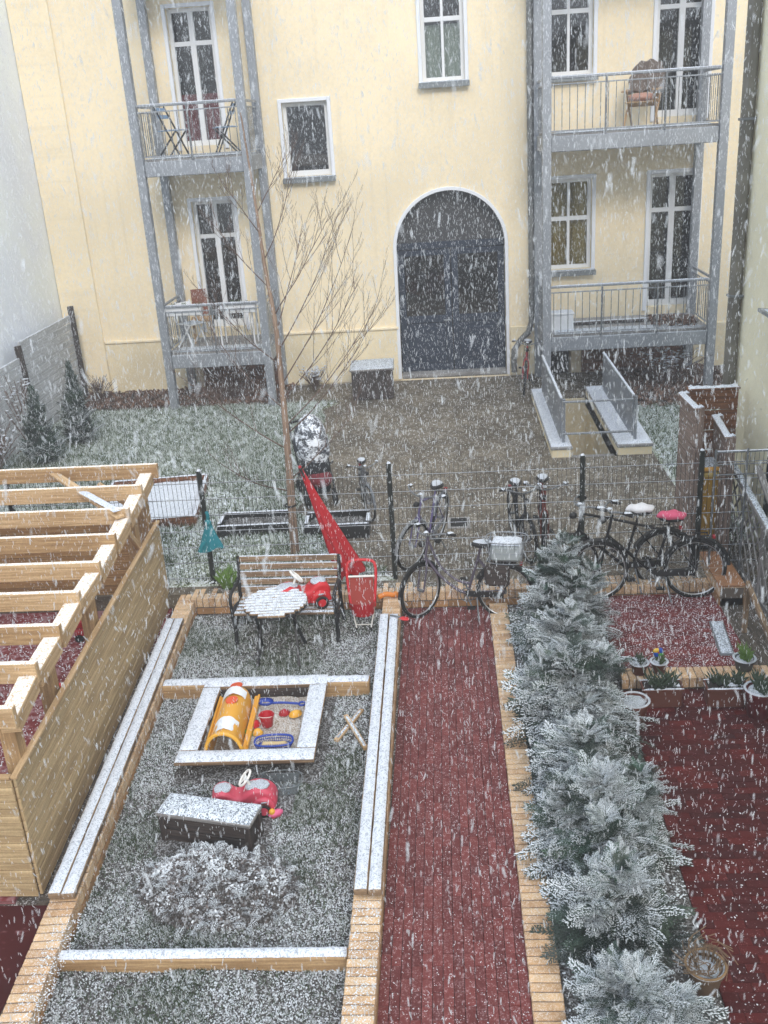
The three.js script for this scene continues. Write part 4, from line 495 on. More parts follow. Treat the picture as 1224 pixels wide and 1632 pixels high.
// ---------------------------------------------------------------- bicycles
function bike(name, label, pos, turn, o) { // faces -x, origin on the ground between the wheels
  const t = thing(name, label, 'bicycle', pos, turn, o.group), R = .335, wb = .53, fm = std({ color: o.color, roughness: .4, metalness: .3 }), steer = o.steer || 0; if (o.scale) t.scale.setScalar(o.scale); if (o.lean) { t.rotation.order = 'YXZ'; t.rotation.x = o.lean; }
  const fork = new THREE.Group(); fork.name = 'front_assembly'; t.add(fork); fork.position.set(-wb + .12, 0, 0); fork.rotation.y = steer;
  function wheel(par, x) { const w = mesh(par, 'wheel', new THREE.TorusGeometry(R - .03, .011, 6, 40).translate(x, R, 0), C.chrome); mesh(w, 'tyre', new THREE.TorusGeometry(R - .012, .021, 8, 44).translate(x, R, 0), C.rubber); const s = []; for (let k = 0; k < 20; k++) { const a = k * Math.PI / 10; s.push(cyl([x, R, k % 2 ? .02 : -.02], [x + Math.cos(a) * (R - .03), R + Math.sin(a) * (R - .03), 0], .0016, .0016, 3)); } mesh(w, 'spokes', merge(s), C.chrome); mesh(w, 'hub', cyl([x, R, -.04], [x, R, .04], .02, .02, 10), C.galvDk);
    mesh(w, 'mudguard', geoSquash(new THREE.TorusGeometry(R + .025, .026, 4, 24, 2.6).rotateZ(x < 0 ? .55 : .1), (a, b, c) => [a + x, b + R, c]), o.guard || C.black); }
  wheel(fork, -.12); wheel(t, wb);
  mesh(fork, 'fork', merge([tube([[-.12, R, .05], [-.05, .66, .045], [-.03, .72, .02]], .012, 12, 6), tube([[-.12, R, -.05], [-.05, .66, -.045], [-.03, .72, -.02]], .012, 12, 6), cyl([-.03, .7, 0], [.035, .98, 0], .016)]), fm);
  mesh(fork, 'handlebar', tube([[.16, 1.03, .29], [.06, 1.06, .24], [-.02, 1.03, .1], [.03, .99, 0], [-.02, 1.03, -.1], [.06, 1.06, -.24], [.16, 1.03, -.29]], .012, 40, 7), C.galvDk); for (const s of [-1, 1]) mesh(fork, 'grip', cyl([.08, 1.056, s * .25], [.19, 1.02, s * .3], .018, .018, 8), C.rubber);
  mesh(fork, 'lamp', ball(.04, -.08, .92, 0, 1.2, 1, 1), C.black); mesh(fork, 'snow', merge([snowSlab(.09, .06, .014, 3, .02).translate(.13, 1.06, .27), snowSlab(.09, .06, .014, 4, .02).translate(.13, 1.06, -.27), snowSlab(.06, .06, .02, 4, .02).translate(0, 1.045, 0)]), C.snow);
  const bb = [.08, .29, 0], hd = [-wb + .12 - .02, .74, 0], hu = [-wb + .12 + .03, .93, 0], st = [.22, .78, 0], ax = [wb, R, 0];
  const fr = [cyl(bb, st, .016), cyl(st, [.245, .9, 0], .012)]; if (o.step) fr.push(tube([hd, [-.25, .5, 0], [-.02, .32, 0], bb], .02, 16, 8), tube([hu, [-.24, .62, 0], [-.02, .44, 0], [.12, .42, 0]], .015, 16, 8)); else fr.push(cyl(hd, bb, .02), cyl(hu, st, .016)); for (const s of [-1, 1]) fr.push(cyl([.08, .29, s * .03], [wb, R, s * .05], .01), cyl([.21, .74, s * .02], [wb, R, s * .05], .009)); mesh(t, 'frame', merge(fr), fm);
  mesh(t, 'saddle', geoSquash(new THREE.SphereGeometry(.12, 16, 10), (x, y, z) => [x * 1.15 + .26, y * .35 + .92 + (y > 0 ? .1 * x * x : 0), z * (.75 + 2.2 * x)]), o.saddle || C.black); if (o.saddleSnow !== false) mesh(t, 'snow', geoSquash(new THREE.SphereGeometry(.1, 14, 8, 0, 6.29, 0, 1.55), (x, y, z) => [x * 1.15 + .265, y * .28 + .95, z * (.7 + 2.2 * x)]), C.snow);
  mesh(t, 'chain_guard', bx(.46, .075, .012, .29, .31, .06), o.guard || C.black); for (const s of [-1, 1]) { const cr = mesh(t, 'crank', cyl([.08, .29, s * .07], [.08 + s * .06, .29 - s * .14, s * .07], .011), C.galvDk); mesh(cr, 'pedal', bx(.1, .022, .07, .08 + s * .06, .29 - s * .14, s * .115), C.rubber); } mesh(t, 'chainring', new THREE.TorusGeometry(.085, .006, 5, 24).translate(.08, .29, .05), C.galvDk);
  mesh(t, 'rear_rack', merge([bx(.36, .012, .012, wb - .04, .73, .06), bx(.36, .012, .012, wb - .04, .73, -.06), bx(.012, .012, .11, wb + .12, .73, 0), bx(.012, .012, .11, wb, .73, 0), bx(.012, .012, .11, wb - .2, .73, 0), cyl([wb + .05, .72, .06], [wb, R, .055], .006), cyl([wb + .05, .72, -.06], [wb, R, -.055], .006)]), C.black); mesh(t, 'kickstand', cyl([.2, .26, .05], [.24, .015, .2], .01), C.galvDk);
  mesh(t, 'rear_lamp', bx(.03, .04, .05, wb + .19, .7, 0), P.redDk);
  if (o.bag) put(t, 'pannier', .3, .26, .1, wb - .08, .58, .11, C.darkWood, { c: .03 });
  if (o.basket) { const l = [], w = .36, d = .3, h = .26, x0 = wb + .02; for (let k = 0; k <= 9; k++) { const f = k / 9 - .5; l.push(cyl([x0 + f * w, .75, d / 2 - .02], [x0 + f * w * 1.15, .75 + h, d / 2 + .01], .003, .003, 4), cyl([x0 + f * w, .75, -d / 2 + .02], [x0 + f * w * 1.15, .75 + h, -d / 2 - .01], .003, .003, 4), cyl([x0 - w / 2, .75, f * d], [x0 - w * .57, .75 + h, f * d * 1.1], .003, .003, 4), cyl([x0 + w / 2, .75, f * d], [x0 + w * .57, .75 + h, f * d * 1.1], .003, .003, 4)); }
    const b = new THREE.Group(); b.name = 'basket'; t.add(b); mesh(b, 'lattice', merge(l), C.galv); for (const [f, y] of [[1, .75], [1.07, .88], [1.14, 1.01]]) mesh(b, 'ring', tube([[x0 - w / 2 * f, y, -d / 2 * f], [x0 + w / 2 * f, y, -d / 2 * f], [x0 + w / 2 * f, y, d / 2 * f], [x0 - w / 2 * f, y, d / 2 * f]], y > 1 ? .008 : .004, 40, 5, true), C.galv); put(b, 'lining', w * .98, .2, d * .98, x0, .86, 0, std({ color: 0x9aa3a6, roughness: .8 }), { c: .03 }); mesh(b, 'snow', snowSlab(w * .96, d * .96, .03, 3, .03).translate(x0, .962, 0), C.snow); }
  if (o.cover) mesh(t, 'saddle_cover', geoSquash(new THREE.SphereGeometry(.125, 16, 10), (x, y, z) => [x * 1.3 + .26, y * .42 + .955 + .01 * Math.sin(x * 60), z * (.85 + 2.3 * x)]), cloth(o.cover));
  return t;
}
bike('bicycle', 'grey purple step through bicycle with grey rear basket parked at the low wall', [.06, 0, -9.86], -.18, { color: 0x5a5464, step: 1, steer: 1.0, basket: 1, bag: 1, lean: -.08, scale: .93 });
bike('bicycle', 'black bicycle with white saddle cover parked against the wall on the right', [1.84, .08, -10.22], .05, { color: 0x17181a, steer: .2, cover: 0xe8e8ec, saddleSnow: false, lean: -.1 });
bike('bicycle', 'black bicycle with pink saddle cover nearest the brick block on the right', [2.13, .08, -9.99], -.03, { color: 0x141416, steer: .12, cover: 0xcf5a78, saddleSnow: false, lean: -.12 });
bike('bicycle', 'dark bicycle facing the fence with snowy handlebar, left one of the pair', [.82, Y1, -11.25], Math.PI / 2 + .12, { color: 0x2b2d33, scale: .84, steer: .15 });
bike('bicycle', 'reddish brown bicycle facing the fence with snowy handlebar, right one of the pair', [1.12, Y1, -11.3], Math.PI / 2 - .05, { color: 0x70342c, scale: .86, steer: -.1 });
bike('bicycle', 'grey bicycle with purple frame leaning behind the wire fence left of the pair', [-.34, Y1, -11.15], 1.25, { color: 0x6f6894, steer: -.3, lean: .1, scale: .9, guard: C.galv });
bike('bicycle', 'small grey bicycle standing end on in the yard right of the parasol', [-1.2, Y1, -12.7], 1.75, { color: 0x6a6c70, scale: .72, steer: .2, guard: C.galv });
bike('bicycle', 'red bicycle leaning at the foot of the facade left of the cellar stair', [1.5, Y1, -18.9], Math.PI / 2 - .1, { color: 0xa02a2c, scale: .95, lean: .08 });

// ---------------------------------------------------------------- yard objects
{ const t = thing('wooden_chest', 'dark wooden chest with snow on its lid left of the arched gate', 'chest', [-1.47, Y1, -18.95], .04); const W = .8; for (let k = 0; k < 6; k++) put(t, 'board', W / 6 - .006, .56, .03, -W / 2 + (k + .5) * W / 6, .3, .38, C.darkWood, { v: k % 4 }); for (const x of [-1, 1]) put(t, 'side', .03, .56, .74, x * (W / 2 - .015), .3, 0, C.darkWood); put(t, 'back', W - .07, .56, .03, 0, .3, -.36, C.darkWood); put(t, 'lid', W + .06, .035, .86, 0, .6, 0, C.greyWood); const s = mesh(t, 'snow', snowSlab(W + .05, .85, .02, 14, .05), C.snowThin); s.position.y = .618; for (const x of [-1, 1]) put(t, 'foot', .06, .03, .06, x * .33, .01, .3, C.darkWood); }
{ const t = thing('pushchair', 'covered child pushchair with snow on its rain hood beside the young tree', 'pushchair', [-1.95, Y1, -13.2], .35);
  for (const x of [-.2, .2]) for (const z of [-.26, .3]) { mesh(t, 'wheel', new THREE.TorusGeometry(.1, .025, 7, 20).rotateY(Math.PI / 2).translate(x, .125, z), C.rubber); mesh(t, 'hub', cyl([x - .02, .125, z], [x + .02, .125, z], .05, .05, 12), C.galvDk); }
  for (const x of [-.22, .22]) mesh(t, 'frame', merge([tube([[x, .13, .3], [x, .5, 0], [x, .95, -.4], [x, 1.05, -.48]], .014, 16, 6), tube([[x, .13, -.26], [x, .5, .02], [x, .62, .25]], .013, 12, 6)]), C.black); mesh(t, 'handlebar', tube([[-.22, 1.05, -.48], [0, 1.07, -.5], [.22, 1.05, -.48]], .018, 10, 7), C.rubber);
  mesh(t, 'seat', geoSquash(new THREE.SphereGeometry(.26, 20, 14), (x, y, z) => [x * .82, y * .9 + .58, z * 1.3 + .05 - y * .3]), cloth(0x202328)); mesh(t, 'hood', geoSquash(new THREE.SphereGeometry(.28, 20, 12, 0, 6.29, 0, 1.8), (x, y, z) => [x * .86, y * 1.3 + .82, z * .95 - .14 - y * .1]), cloth(0x3a3e46)); mesh(t, 'rain_cover', geoSquash(new THREE.SphereGeometry(.3, 28, 20, 0, 6.29, 0, 2.0), (x, y, z) => [x * .74 * (1 + .1 * Math.sin(y * 34 + z * 20)), y * 1.4 + .84, z * 1.1 + .02 - y * .35 + .02 * Math.sin(x * 40 + y * 22)]), std({ roughness: .4, side: THREE.DoubleSide, map: tex(256, .5, (i, x, y) => { const j = y * 2 * 512 + x * 2; return mix([54, 58, 66], [226, 232, 240], sm(.42, .58, D2[j] * .55 + B[j] * .45)); }) })); mesh(t, 'footmuff', geoSquash(new THREE.SphereGeometry(.2, 16, 10), (x, y, z) => [x * .9, y * .6 + .42, z * 1.2 + .3]), cloth(0x6a2028)); mesh(t, 'basket', bx(.36, .12, .45, 0, .22, 0, 0, 0, 0, .03), cloth(0x22252a)); }
function raisedBed(name, label, pos, W, D, h, turn, mat, fill, snowy) { const t = thing(name, label, 'raised bed', pos, turn); put(t, 'board', W, h, .035, 0, h / 2, D / 2 - .0175, mat); put(t, 'board', W, h, .035, 0, h / 2, -D / 2 + .0175, mat); for (const x of [-1, 1]) put(t, 'board', .035, h, D - .075, x * (W / 2 - .0175), h / 2, 0, mat); mesh(t, 'filling', snowSlab(W - .08, D - .08, .05, W * 9, .06).translate(0, h - .1, 0), fill); for (const [w, d, x, z] of [[W, .04, 0, D / 2 - .018], [W, .04, 0, -D / 2 + .018], [.05, D - .09, W / 2 - .02, 0], [.05, D - .09, -W / 2 + .02, 0]]) { const s = mesh(t, 'snow', snowSlab(w, snowy ? d * 1.0 : d * .7, .014, w * 9, .04), C.snow); s.position.set(x, h, z); } return t; }
raisedBed('raised_bed', 'long black raised bed behind the wire fence left of the young tree', [-2.62, Y1, -12.05], 1.0, .5, .2, .02, C.black, C.soil);
raisedBed('raised_bed', 'long black raised bed behind the wire fence right of the young tree', [-1.52, Y1, -11.95], .85, .5, .2, .03, C.black, C.soil);
raisedBed('raised_bed', 'square brown wooden raised bed full of snow behind the pergola', [-4.32, Y1, -13.0], 1.45, 1.75, .2, .12, C.brownWood, C.snow, true);
{ const t = thing('yard_drain', 'small square drain grate sunk into the yard paving', 'drain', [.08, Y1 + .004, -12.1]); put(t, 'frame', .3, .012, .38, 0, 0, 0, C.slab); for (let k = 0; k < 6; k++) put(t, 'bar', .2, .014, .02, 0, .012, -.12 + k * .048, C.black); put(t, 'pit', .22, .008, .28, 0, .004, 0, C.rubber); }
{ const t = thing('channel_drain', 'narrow snowy channel drain with cross bars in the upper red terrace', 'drain', [2.71, .08, -9.03], -.1); put(t, 'frame', .15, .02, .72, 0, 0, 0, C.galvDk); for (let k = 0; k < 18; k++) put(t, 'bar', .12, .012, .018, 0, .014, -.33 + k * .039, C.galv, { v: k % 2 }); mesh(t, 'snow', snowSlab(.12, .68, .006, 5, .02), C.snowThin).position.y = .018; }
// privacy screens, bin
function screen(label, p, q, h, mat, n) { const t = thing('privacy_screen', label, 'fence', [p[0], Y1, p[1]], Math.atan2(-(q[1] - p[1]), q[0] - p[0])), L = Math.hypot(q[0] - p[0], q[1] - p[1]); for (let k = 0; k < n; k++) put(t, 'board', L, h / n - .012, .024, L / 2, (k + .5) * h / n, 0, mat, { v: k % 4 }); for (const x of [.04, L - .04]) put(t, 'post', .07, h + .06, .07, x, h / 2, -.05, mat); put(t, 'cap_rail', L + .02, .025, .09, L / 2, h + .014, 0, mat); const s = mesh(t, 'snow', snowSlab(L, .085, .025, L * 9, .04), C.snow); s.position.set(L / 2, h + .027, 0); for (const x of [.04, L - .04]) { const c = mesh(t, 'snow', snowSlab(.07, .07, .03, 3, .03), C.snow); c.position.set(x, h + .035, -.05); } return t; }
screen('grey pink boarded screen with snow cap left of the yellow bin', [2.78, -11.55], [2.8, -10.85], 1.78, C.fencePink, 12);
screen('brown boarded screen with snow cap standing behind the yellow bin', [2.9, -11.72], [3.5, -11.72], 1.78, C.brownWood, 7);
screen('grey boarded screen right of the yellow bin beside the cream wing', [3.18, -11.5], [3.1, -10.62], 1.5, C.fencePink, 11);
{ const t = thing('waste_bin', 'yellow wheeled waste bin standing between the wooden screens', 'bin', [3.0, Y1, -11.15], .05); mesh(t, 'body', geoSquash(new THREE.BoxGeometry(.3, .92, .36, 2, 4, 2), (x, y, z) => [x * (.88 + .12 * (y + .46)), y + .52, z * (.86 + .14 * (y + .46))]), std({ color: 0xb48a1e, roughness: .5 })); put(t, 'lid', .33, .05, .4, 0, 1.02, 0, P.yellow, { c: .02, rx: -.04 }); put(t, 'rim', .33, .05, .39, 0, .96, 0, std({ color: 0xcdb56a, roughness: .5 })); for (const x of [-.14, .14]) mesh(t, 'wheel', cyl([x - .02, .09, -.16], [x + .02, .09, -.16], .09, .09, 16), C.rubber); mesh(t, 'handle', cyl([-.13, 1.0, -.22], [.13, 1.0, -.22], .014), P.yellow); mesh(t, 'snow', snowSlab(.3, .36, .016, 3, .04), C.snowThin).position.y = 1.048; put(t, 'base', .25, .07, .3, 0, .035, .02, C.black); }

// ---------------------------------------------------------------- bare young tree
{ const t = thing('young_tree', 'bare young tree with thin upright twigs behind the wire fence', 'tree'), q = rng(77);
  const trunkPts = [[-2.0, .12, -11.2], [-1.97, .7, -11.1], [-1.93, 1.4, -11.0], [-1.91, 2.0, -10.95], [-1.9, 2.6, -10.92], [-1.9, 3.2, -10.9], [-1.95, 3.8, -10.9], [-1.98, 4.5, -10.88], [-2.03, 5.4, -10.85]];
  const cv = new THREE.CatmullRomCurve3(trunkPts.map((p) => V(...p)));
  function limb(c, r0, r1, seg, rad, wob = 0) { const g = new THREE.TubeGeometry(c, seg, 1, rad, false), p = g.attributes.position, n = g.attributes.normal; for (let i = 0; i < p.count; i++) { const f = Math.floor(i / (rad + 1)) / seg, k = r0 + (r1 - r0) * Math.pow(f, .8) + wob * Math.sin(f * 60 + i) * r0, cc = c.getPointAt(Math.min(1, f)); p.setXYZ(i, cc.x + n.getX(i) * k, cc.y + n.getY(i) * k, cc.z + n.getZ(i) * k); } g.computeVertexNormals(); return g; }
  const tg = limb(cv, .062, .007, 60, 8, .03); for (let i = 0, u = tg.attributes.uv; i < u.count; i++) u.setXY(i, u.getX(i) * 5, u.getY(i) * .3); mesh(t, 'trunk', tg, C.bark);
  function grow(p, d, L, r, lvl, out) { const pts = [p]; let c = p.clone(), v = d.clone(); const n = 5; for (let i = 0; i < n; i++) { v = v.clone().add(V((q() - .5) * .22, .1 + (q() - .5) * .1, (q() - .5) * .22)).normalize(); c = c.clone().addScaledVector(v, L / n); pts.push(c); }
    const cu = new THREE.CatmullRomCurve3(pts); out.push(limb(cu, r, Math.max(.0012, r * .25), lvl ? 6 : 12, lvl > 1 ? 3 : 5)); if (lvl > 2) return;
    const m = [7, 4, 2][lvl]; for (let k = 0; k < m; k++) { const f = .25 + .7 * (k + q() * .6) / m, b = cu.getPointAt(f), tn = cu.getTangentAt(f), a = q() * 6.28, side = V(Math.cos(a), .15, Math.sin(a)); grow(b, tn.multiplyScalar(.85).add(side.multiplyScalar(.55)).normalize(), L * (.5 - .2 * f) * (.8 + .4 * q()), Math.max(.0013, r * .4), lvl + 1, out); } }
  const main = [[1.15, -2.6, 1.0, .35], [1.3, .4, 1.2, .55], [1.7, 3.0, 1.5, .45], [1.9, -.2, 1.7, .6], [2.0, .3, 1.9, .75], [2.2, 2.6, 1.4, .65], [2.35, -.7, 1.8, .8], [2.5, .5, 1.9, .95], [2.75, 3.5, 1.2, .8], [2.9, .15, 1.7, 1.1], [3.1, 1.2, 1.3, .9], [3.3, -.4, 1.4, 1.1], [3.6, 2.9, 1.0, 1.0], [3.9, .2, 1.2, 1.2], [4.2, 3.8, .8, 1.1], [4.4, .8, .8, 1.2]];
  for (const [h, a, L, up] of main) { let u = 0; for (let k = 0; k < 200; k++) if (cv.getPointAt(k / 200).y < h) u = k / 200; const out = []; grow(cv.getPointAt(u), V(Math.cos(a), up, -Math.sin(a) * .8).normalize(), L, .0115 - h * .001, 0, out); mesh(t, 'branch', merge(out), C.twig); }
  mesh(t, 'stake_tie', new THREE.TorusGeometry(.065, .012, 5, 18).rotateX(Math.PI / 2).translate(-1.97, .95, -11.06), C.black); }

// ---------------------------------------------------------------- conifers with snow on their sprays
function frondGeo(snow, seed) { // a flat feathery spray, tip towards +x
  const q = rng(seed), g = []; const leaf = (x, y, z, a, l, w, tilt) => { const b = snow ? new THREE.OctahedronGeometry(1).scale(l * .5, w * .55, w) : new THREE.OctahedronGeometry(1).scale(l * .55, w * .3, w); b.translate(l * .5, 0, 0).rotateZ(tilt).rotateY(a).translate(x, y, z); g.push(b); };
  for (let i = 0; i < 17; i++) { const f = i / 17, x = .03 + f * .31, L = (.125 * (1 - f) + .03) * (.8 + .4 * q()), s = i % 2 ? 1 : -1, a = s * (.75 + .25 * q()); const n = 5;
    for (let k = 0; k < n; k++) { const u = (k + .4) / n; if (snow && q() < (u < .4 ? .6 : .2)) continue; leaf(x + Math.cos(a) * L * u, -.05 * u * u + (snow ? .009 : 0) - .1 * f * f, -Math.sin(a) * L * u, a + s * (k % 2 ? .5 : -.5) * (.6 + q() * .5), .042 * (1 - u * .4), .006 + .003 * q(), -.15 + (q() - .5) * .4); } }
  for (let i = 0; i < 7; i++) leaf(.02 + i * .05, (snow ? .008 : 0) - .1 * (i / 7) ** 2, 0, (q() - .5) * .4, .06, .01, -.1);
  return merge(g);
}
const frondG = [frondGeo(false, 1), frondGeo(false, 2)], frondS = [frondGeo(true, 1), frondGeo(true, 2)];
function limbGeo(src, seed) { // a drooping branch carrying sprays on both sides, tip towards +x
  const q = rng(seed), g = []; const n = 9; for (let i = 0; i < n; i++) { const f = (i + .5) / n, s = i === n - 1 ? 0 : i % 2 ? 1 : -1, L = (i === n - 1 ? .75 : .85 - .35 * f) * (.8 + .4 * q()), m = new THREE.Matrix4().compose(V(.02 + f * .3, .05 * f - .13 * f * f, s * .01), new THREE.Quaternion().setFromEuler(new THREE.Euler((q() - .5) * .8, s * (.5 + .35 * q()), .12 + .25 * q() - .2 * f, 'YZX')), V(L, L, L)); g.push(src.clone().applyMatrix4(m)); }
  if (src === frondG[0] || src === frondG[1]) g.push(tube([[0, 0, 0], [.15, .03, 0], [.34, -.06, 0]], .006, 6, 4)); return merge(g);
}
const limbG = [limbGeo(frondG[0], 3), limbGeo(frondG[1], 4)], limbS = [limbGeo(frondS[0], 3), limbGeo(frondS[1], 4)];
C.needle = std({ color: 0x455650, roughness: .8 }); C.needleIn = std({ color: 0x2a332c, roughness: .9 }); C.grain = std({ color: 0xc9d0d6, roughness: .9 }); C.flake = new THREE.MeshPhysicalMaterial({ color: 0xe4e9ee, roughness: 1, transmission: .5, thickness: 0 }); C.needleSnow = std({ color: 0xdde5ec, roughness: .9 });
function conifer(name, label, pos, h, r, seed, o = {}) {
  const t = thing(name, label, 'conifer', pos, 0, o.group), q = rng(seed), n = o.n || 420, sc = o.sc || 1;
  mesh(t, 'trunk', cyl([0, -.02, 0], [0, h * .72, 0], .03 * h, .008), C.darkWood);
  const mats = [[], []], snowM = [[], []], lead = [], nl = o.lead || 5;
  for (let j = 0; j < nl; j++) { const a = j * 2.4 + q() * 2, d = j ? r * (.4 + .45 * q()) : 0; lead.push({ x: Math.cos(a) * d, z: Math.sin(a) * d, h: h * (j ? .6 + .32 * q() : 1.05), r: r * (j ? .68 : .85) }); }
  for (let i = 0; i < n; i++) { const l = lead[i % nl], tier = Math.floor(q() * 9) / 9, f = Math.min(.98, Math.pow(Math.max(.01, tier + (q() - .5) * .05), .9)), y = l.h * (.05 + .9 * f), a = q() * 6.283, L = Math.max(.13, l.r * Math.pow(1 - f, .7) * (.75 + .5 * q()) + .05) * (o.sc || 1), rad = q() < .3 ? 0 : L * .25 * q(), cx = l.x * Math.sqrt(f), cz = l.z * Math.sqrt(f);
    const up = (o.up ?? .12) + f * .8 + (q() - .5) * .45, m = new THREE.Matrix4().compose(V(cx + Math.cos(a) * rad, y, cz - Math.sin(a) * rad), new THREE.Quaternion().setFromEuler(new THREE.Euler((q() - .5) * .7, a, up, 'YZX')), V(L / .48, Math.min(.9, L / .42), L / .48)); const k = i % 2; mats[k].push([m, q()]); if (q() < (o.snow ?? .88) * (.4 + .9 * N2(cx * 6 + seed, y * 6))) snowM[k].push(m); }
  for (let k = 0; k < 2; k++) { const im = new THREE.InstancedMesh(limbG[k], C.needle, mats[k].length); im.name = 'foliage'; im.userData.kind = 'stuff'; mats[k].forEach(([m, d], i) => { im.setMatrixAt(i, m); im.setColorAt(i, new THREE.Color().setRGB(...(d < .3 ? [.5, .52, .5] : [.85 + q() * .3, .9 + q() * .3, .85 + q() * .2]))); }); t.add(im);
    const is = new THREE.InstancedMesh(limbS[k], C.needleSnow, snowM[k].length); is.name = 'snow'; is.userData.kind = 'stuff'; snowM[k].forEach((m, i) => is.setMatrixAt(i, m)); t.add(is); }
  return t;
}
const cg = 'snowy conifers in the hedge bed';
conifer('conifer', 'tallest snowy conifer at the far end of the hedge row beside the black bicycles', [1.12, 0, -9.15], 1.27, .46, 3, { n: 344 });
conifer('conifer', 'second snowy conifer of the hedge row, beside the upper red terrace', [1.05, 0, -8.3], .92, .46, 5, { n: 283 });
conifer('conifer', 'broad snowy conifer of the hedge row next to the flower pot step', [1.0, 0, -7.5], 1.0, .5, 8, { n: 344 });
conifer('conifer', 'snowy conifer of the hedge row opposite the sandbox', [.99, 0, -6.65], .72, .47, 13, { n: 263 });
conifer('conifer', 'snowy conifer of the hedge row opposite the heap of leaves and twigs', [1.0, 0, -5.9], .8, .48, 21, { n: 303 });
conifer('conifer', 'snowy conifer of the hedge row second from the bottom edge', [.98, 0, -5.15], .62, .42, 34, { n: 243 });
conifer('conifer', 'small low snowy conifer at the bottom edge beside the twig basket', [.98, 0, -4.35], .5, .4, 38, { n: 202 });
conifer('thuja', 'front one of two dark green thujas by the left fence', [-6.75, Y1, -15.2], 1.4, .42, 55, { n: 300, up: .9, snow: .45, sc: .8, lead: 1 });
conifer('thuja', 'rear one of two dark green thujas by the left fence', [-6.5, Y1, -16.3], 1.55, .42, 89, { n: 300, up: .9, snow: .4, sc: .8, lead: 1 });

// bare shrubs
function shrub(label, pos, h, r, n, seed, mat, snowy) { const t = thing('bare_shrub', label, 'shrub', pos), q = rng(seed), g = [], s = []; for (let i = 0; i < n; i++) { const a = q() * 6.28, L = h * (.5 + .5 * q()), e = [Math.cos(a) * r * q(), L, Math.sin(a) * r * q()], m = [e[0] * .35, L * .5, e[2] * .35]; g.push(tube([[0, 0, 0], m, e], .006, 5, 4)); for (let k = 0; k < 3; k++) { const f = .4 + .5 * q(), b = [e[0] * f * f, L * f, e[2] * f * f], d = [b[0] + (q() - .5) * .3, b[1] + .1 + .15 * q(), b[2] + (q() - .5) * .3]; g.push(tube([b, [(b[0] + d[0]) / 2, (b[1] + d[1]) / 2 + .02, (b[2] + d[2]) / 2], d], .004, 3, 3)); if (snowy) s.push(ball(.02, d[0], d[1], d[2], 1.6, .5, 1.6, 6, 4)); } } mesh(t, 'twigs', merge(g), mat); if (s.length) { const sm2 = mesh(t, 'snow', merge(s), C.snow); sm2.userData.kind = 'stuff'; } return t; }
shrub('tall bare brownish shrub beside the leaning post of the left fence', [-7.1, Y1, -15.6], 1.5, .35, 26, 4, C.twig, true);
shrub('low snowy shrub at the left edge behind the pergola', [-7.35, Y1, -14.6], .9, .6, 40, 6, C.twig, true);
shrub('small dry shrub at the foot of the pilaster', [-7.15, Y1, -19.3], .5, .4, 26, 9, C.twig, false);
shrub('sparse dry shrub under the left balcony', [-4.4, Y1, -19.0], .45, .9, 40, 12, C.twig, false);
shrub('tangled dry shrub under the right balcony', [4.2, Y1, -18.6], .7, .9, 50, 15, C.twig, true);
shrub('low dry shrub between the left balcony and the wooden chest', [-2.7, Y1, -19.4], .5, .4, 24, 17, C.twig, true);

// left boundary fence of grey boards
{ const t = thing('board_fence', 'grey horizontal board fence with dark posts along the white building', 'fence'); const x = -7.62; for (const [z0, z1, h] of [[-19.6, -17.0, 1.78], [-16.9, -12.5, 1.52], [-12.4, -10.6, 1.5]]) { const n = 12; for (let k = 0; k < n; k++) put(t, 'board', .025, h / n - .014, z1 - z0, x, Y1 + (k + .5) * h / n, (z0 + z1) / 2, C.paleGrey, { v: k % 4 }); const s = mesh(t, 'snow', snowSlab(.03, z1 - z0, .012, h, .05), C.snow); s.position.set(x, Y1 + h - .006, (z0 + z1) / 2); }
  for (const [z, h, ry] of [[-19.65, 1.95, 0], [-16.95, 1.72, .05], [-12.45, 1.6, 0]]) put(t, 'post', .1, h, .1, x + .04, Y1 + h / 2, z, C.darkWood, { rz: ry }); }

// ---------------------------------------------------------------- pots, planters and lattice at the right
flowerBox('long brown planter box with snowy rim left on the front red terrace', [1.88, 0, -7.97], .38, .2, .19, P.brown, 11, { ph: .2, leaf: gLeaf[2] });
flowerBox('long brown planter box with snowy rim right on the front red terrace', [2.46, 0, -7.95], .38, .2, .19, P.brown, 11, { ph: .18, leaf: gLeaf[2], turn: -.03 });
function pot(label, pos, r, h, mat, plant, o = {}) { const t = thing('plant_pot', label, 'plant pot', pos); mesh(t, 'pot', lathe([[0, 0], [r * .72, 0], [r * .95, h * .85], [r * 1.06, h * .86], [r * 1.06, h], [r * .94, h], [r * .92, h * .9], [0, h * .88]], 26), mat); mesh(t, 'rim_snow', geoSquash(new THREE.TorusGeometry(r, .012, 6, 26).rotateX(Math.PI / 2), (x, y, z) => [x, y * .7 + h, z]), C.snow); if (plant) mesh(t, 'plant', merge(Array.from({ length: o.n || 8 }, (_, k) => leafTuft(8, r * .6, o.ph || .14, k + (pos[0] * 100 | 0), plant, o.up ?? .4).translate(0, h * .85, 0))), plant); const s = mesh(t, 'snow', geoSquash(new THREE.SphereGeometry(r * .75, 14, 8, 0, 6.29, 0, 1.4), (x, y, z) => [x * (1 + .2 * N2(z * 50, 1)), y * (o.sh || .25) + h * .9, z * (1 + .2 * N2(x * 50, 4))]), C.snowThin); return t; }
pot('small brown pot with snowy cushion plant on the brick step', [1.74, .12, -8.33], .085, .12, P.brown, gLeaf[2], { sh: .9 });
pot('small pot with yellow and blue windmill beside it on the brick step', [1.93, .12, -8.34], .08, .12, P.brown, gLeaf[0], { sh: .5 });
pot('grey pot with bright green plant at the right end of the brick step', [2.74, .12, -8.36], .1, .12, std({ color: 0x54575a }), gLeaf[1], { ph: .18, n: 10, sh: .1 });
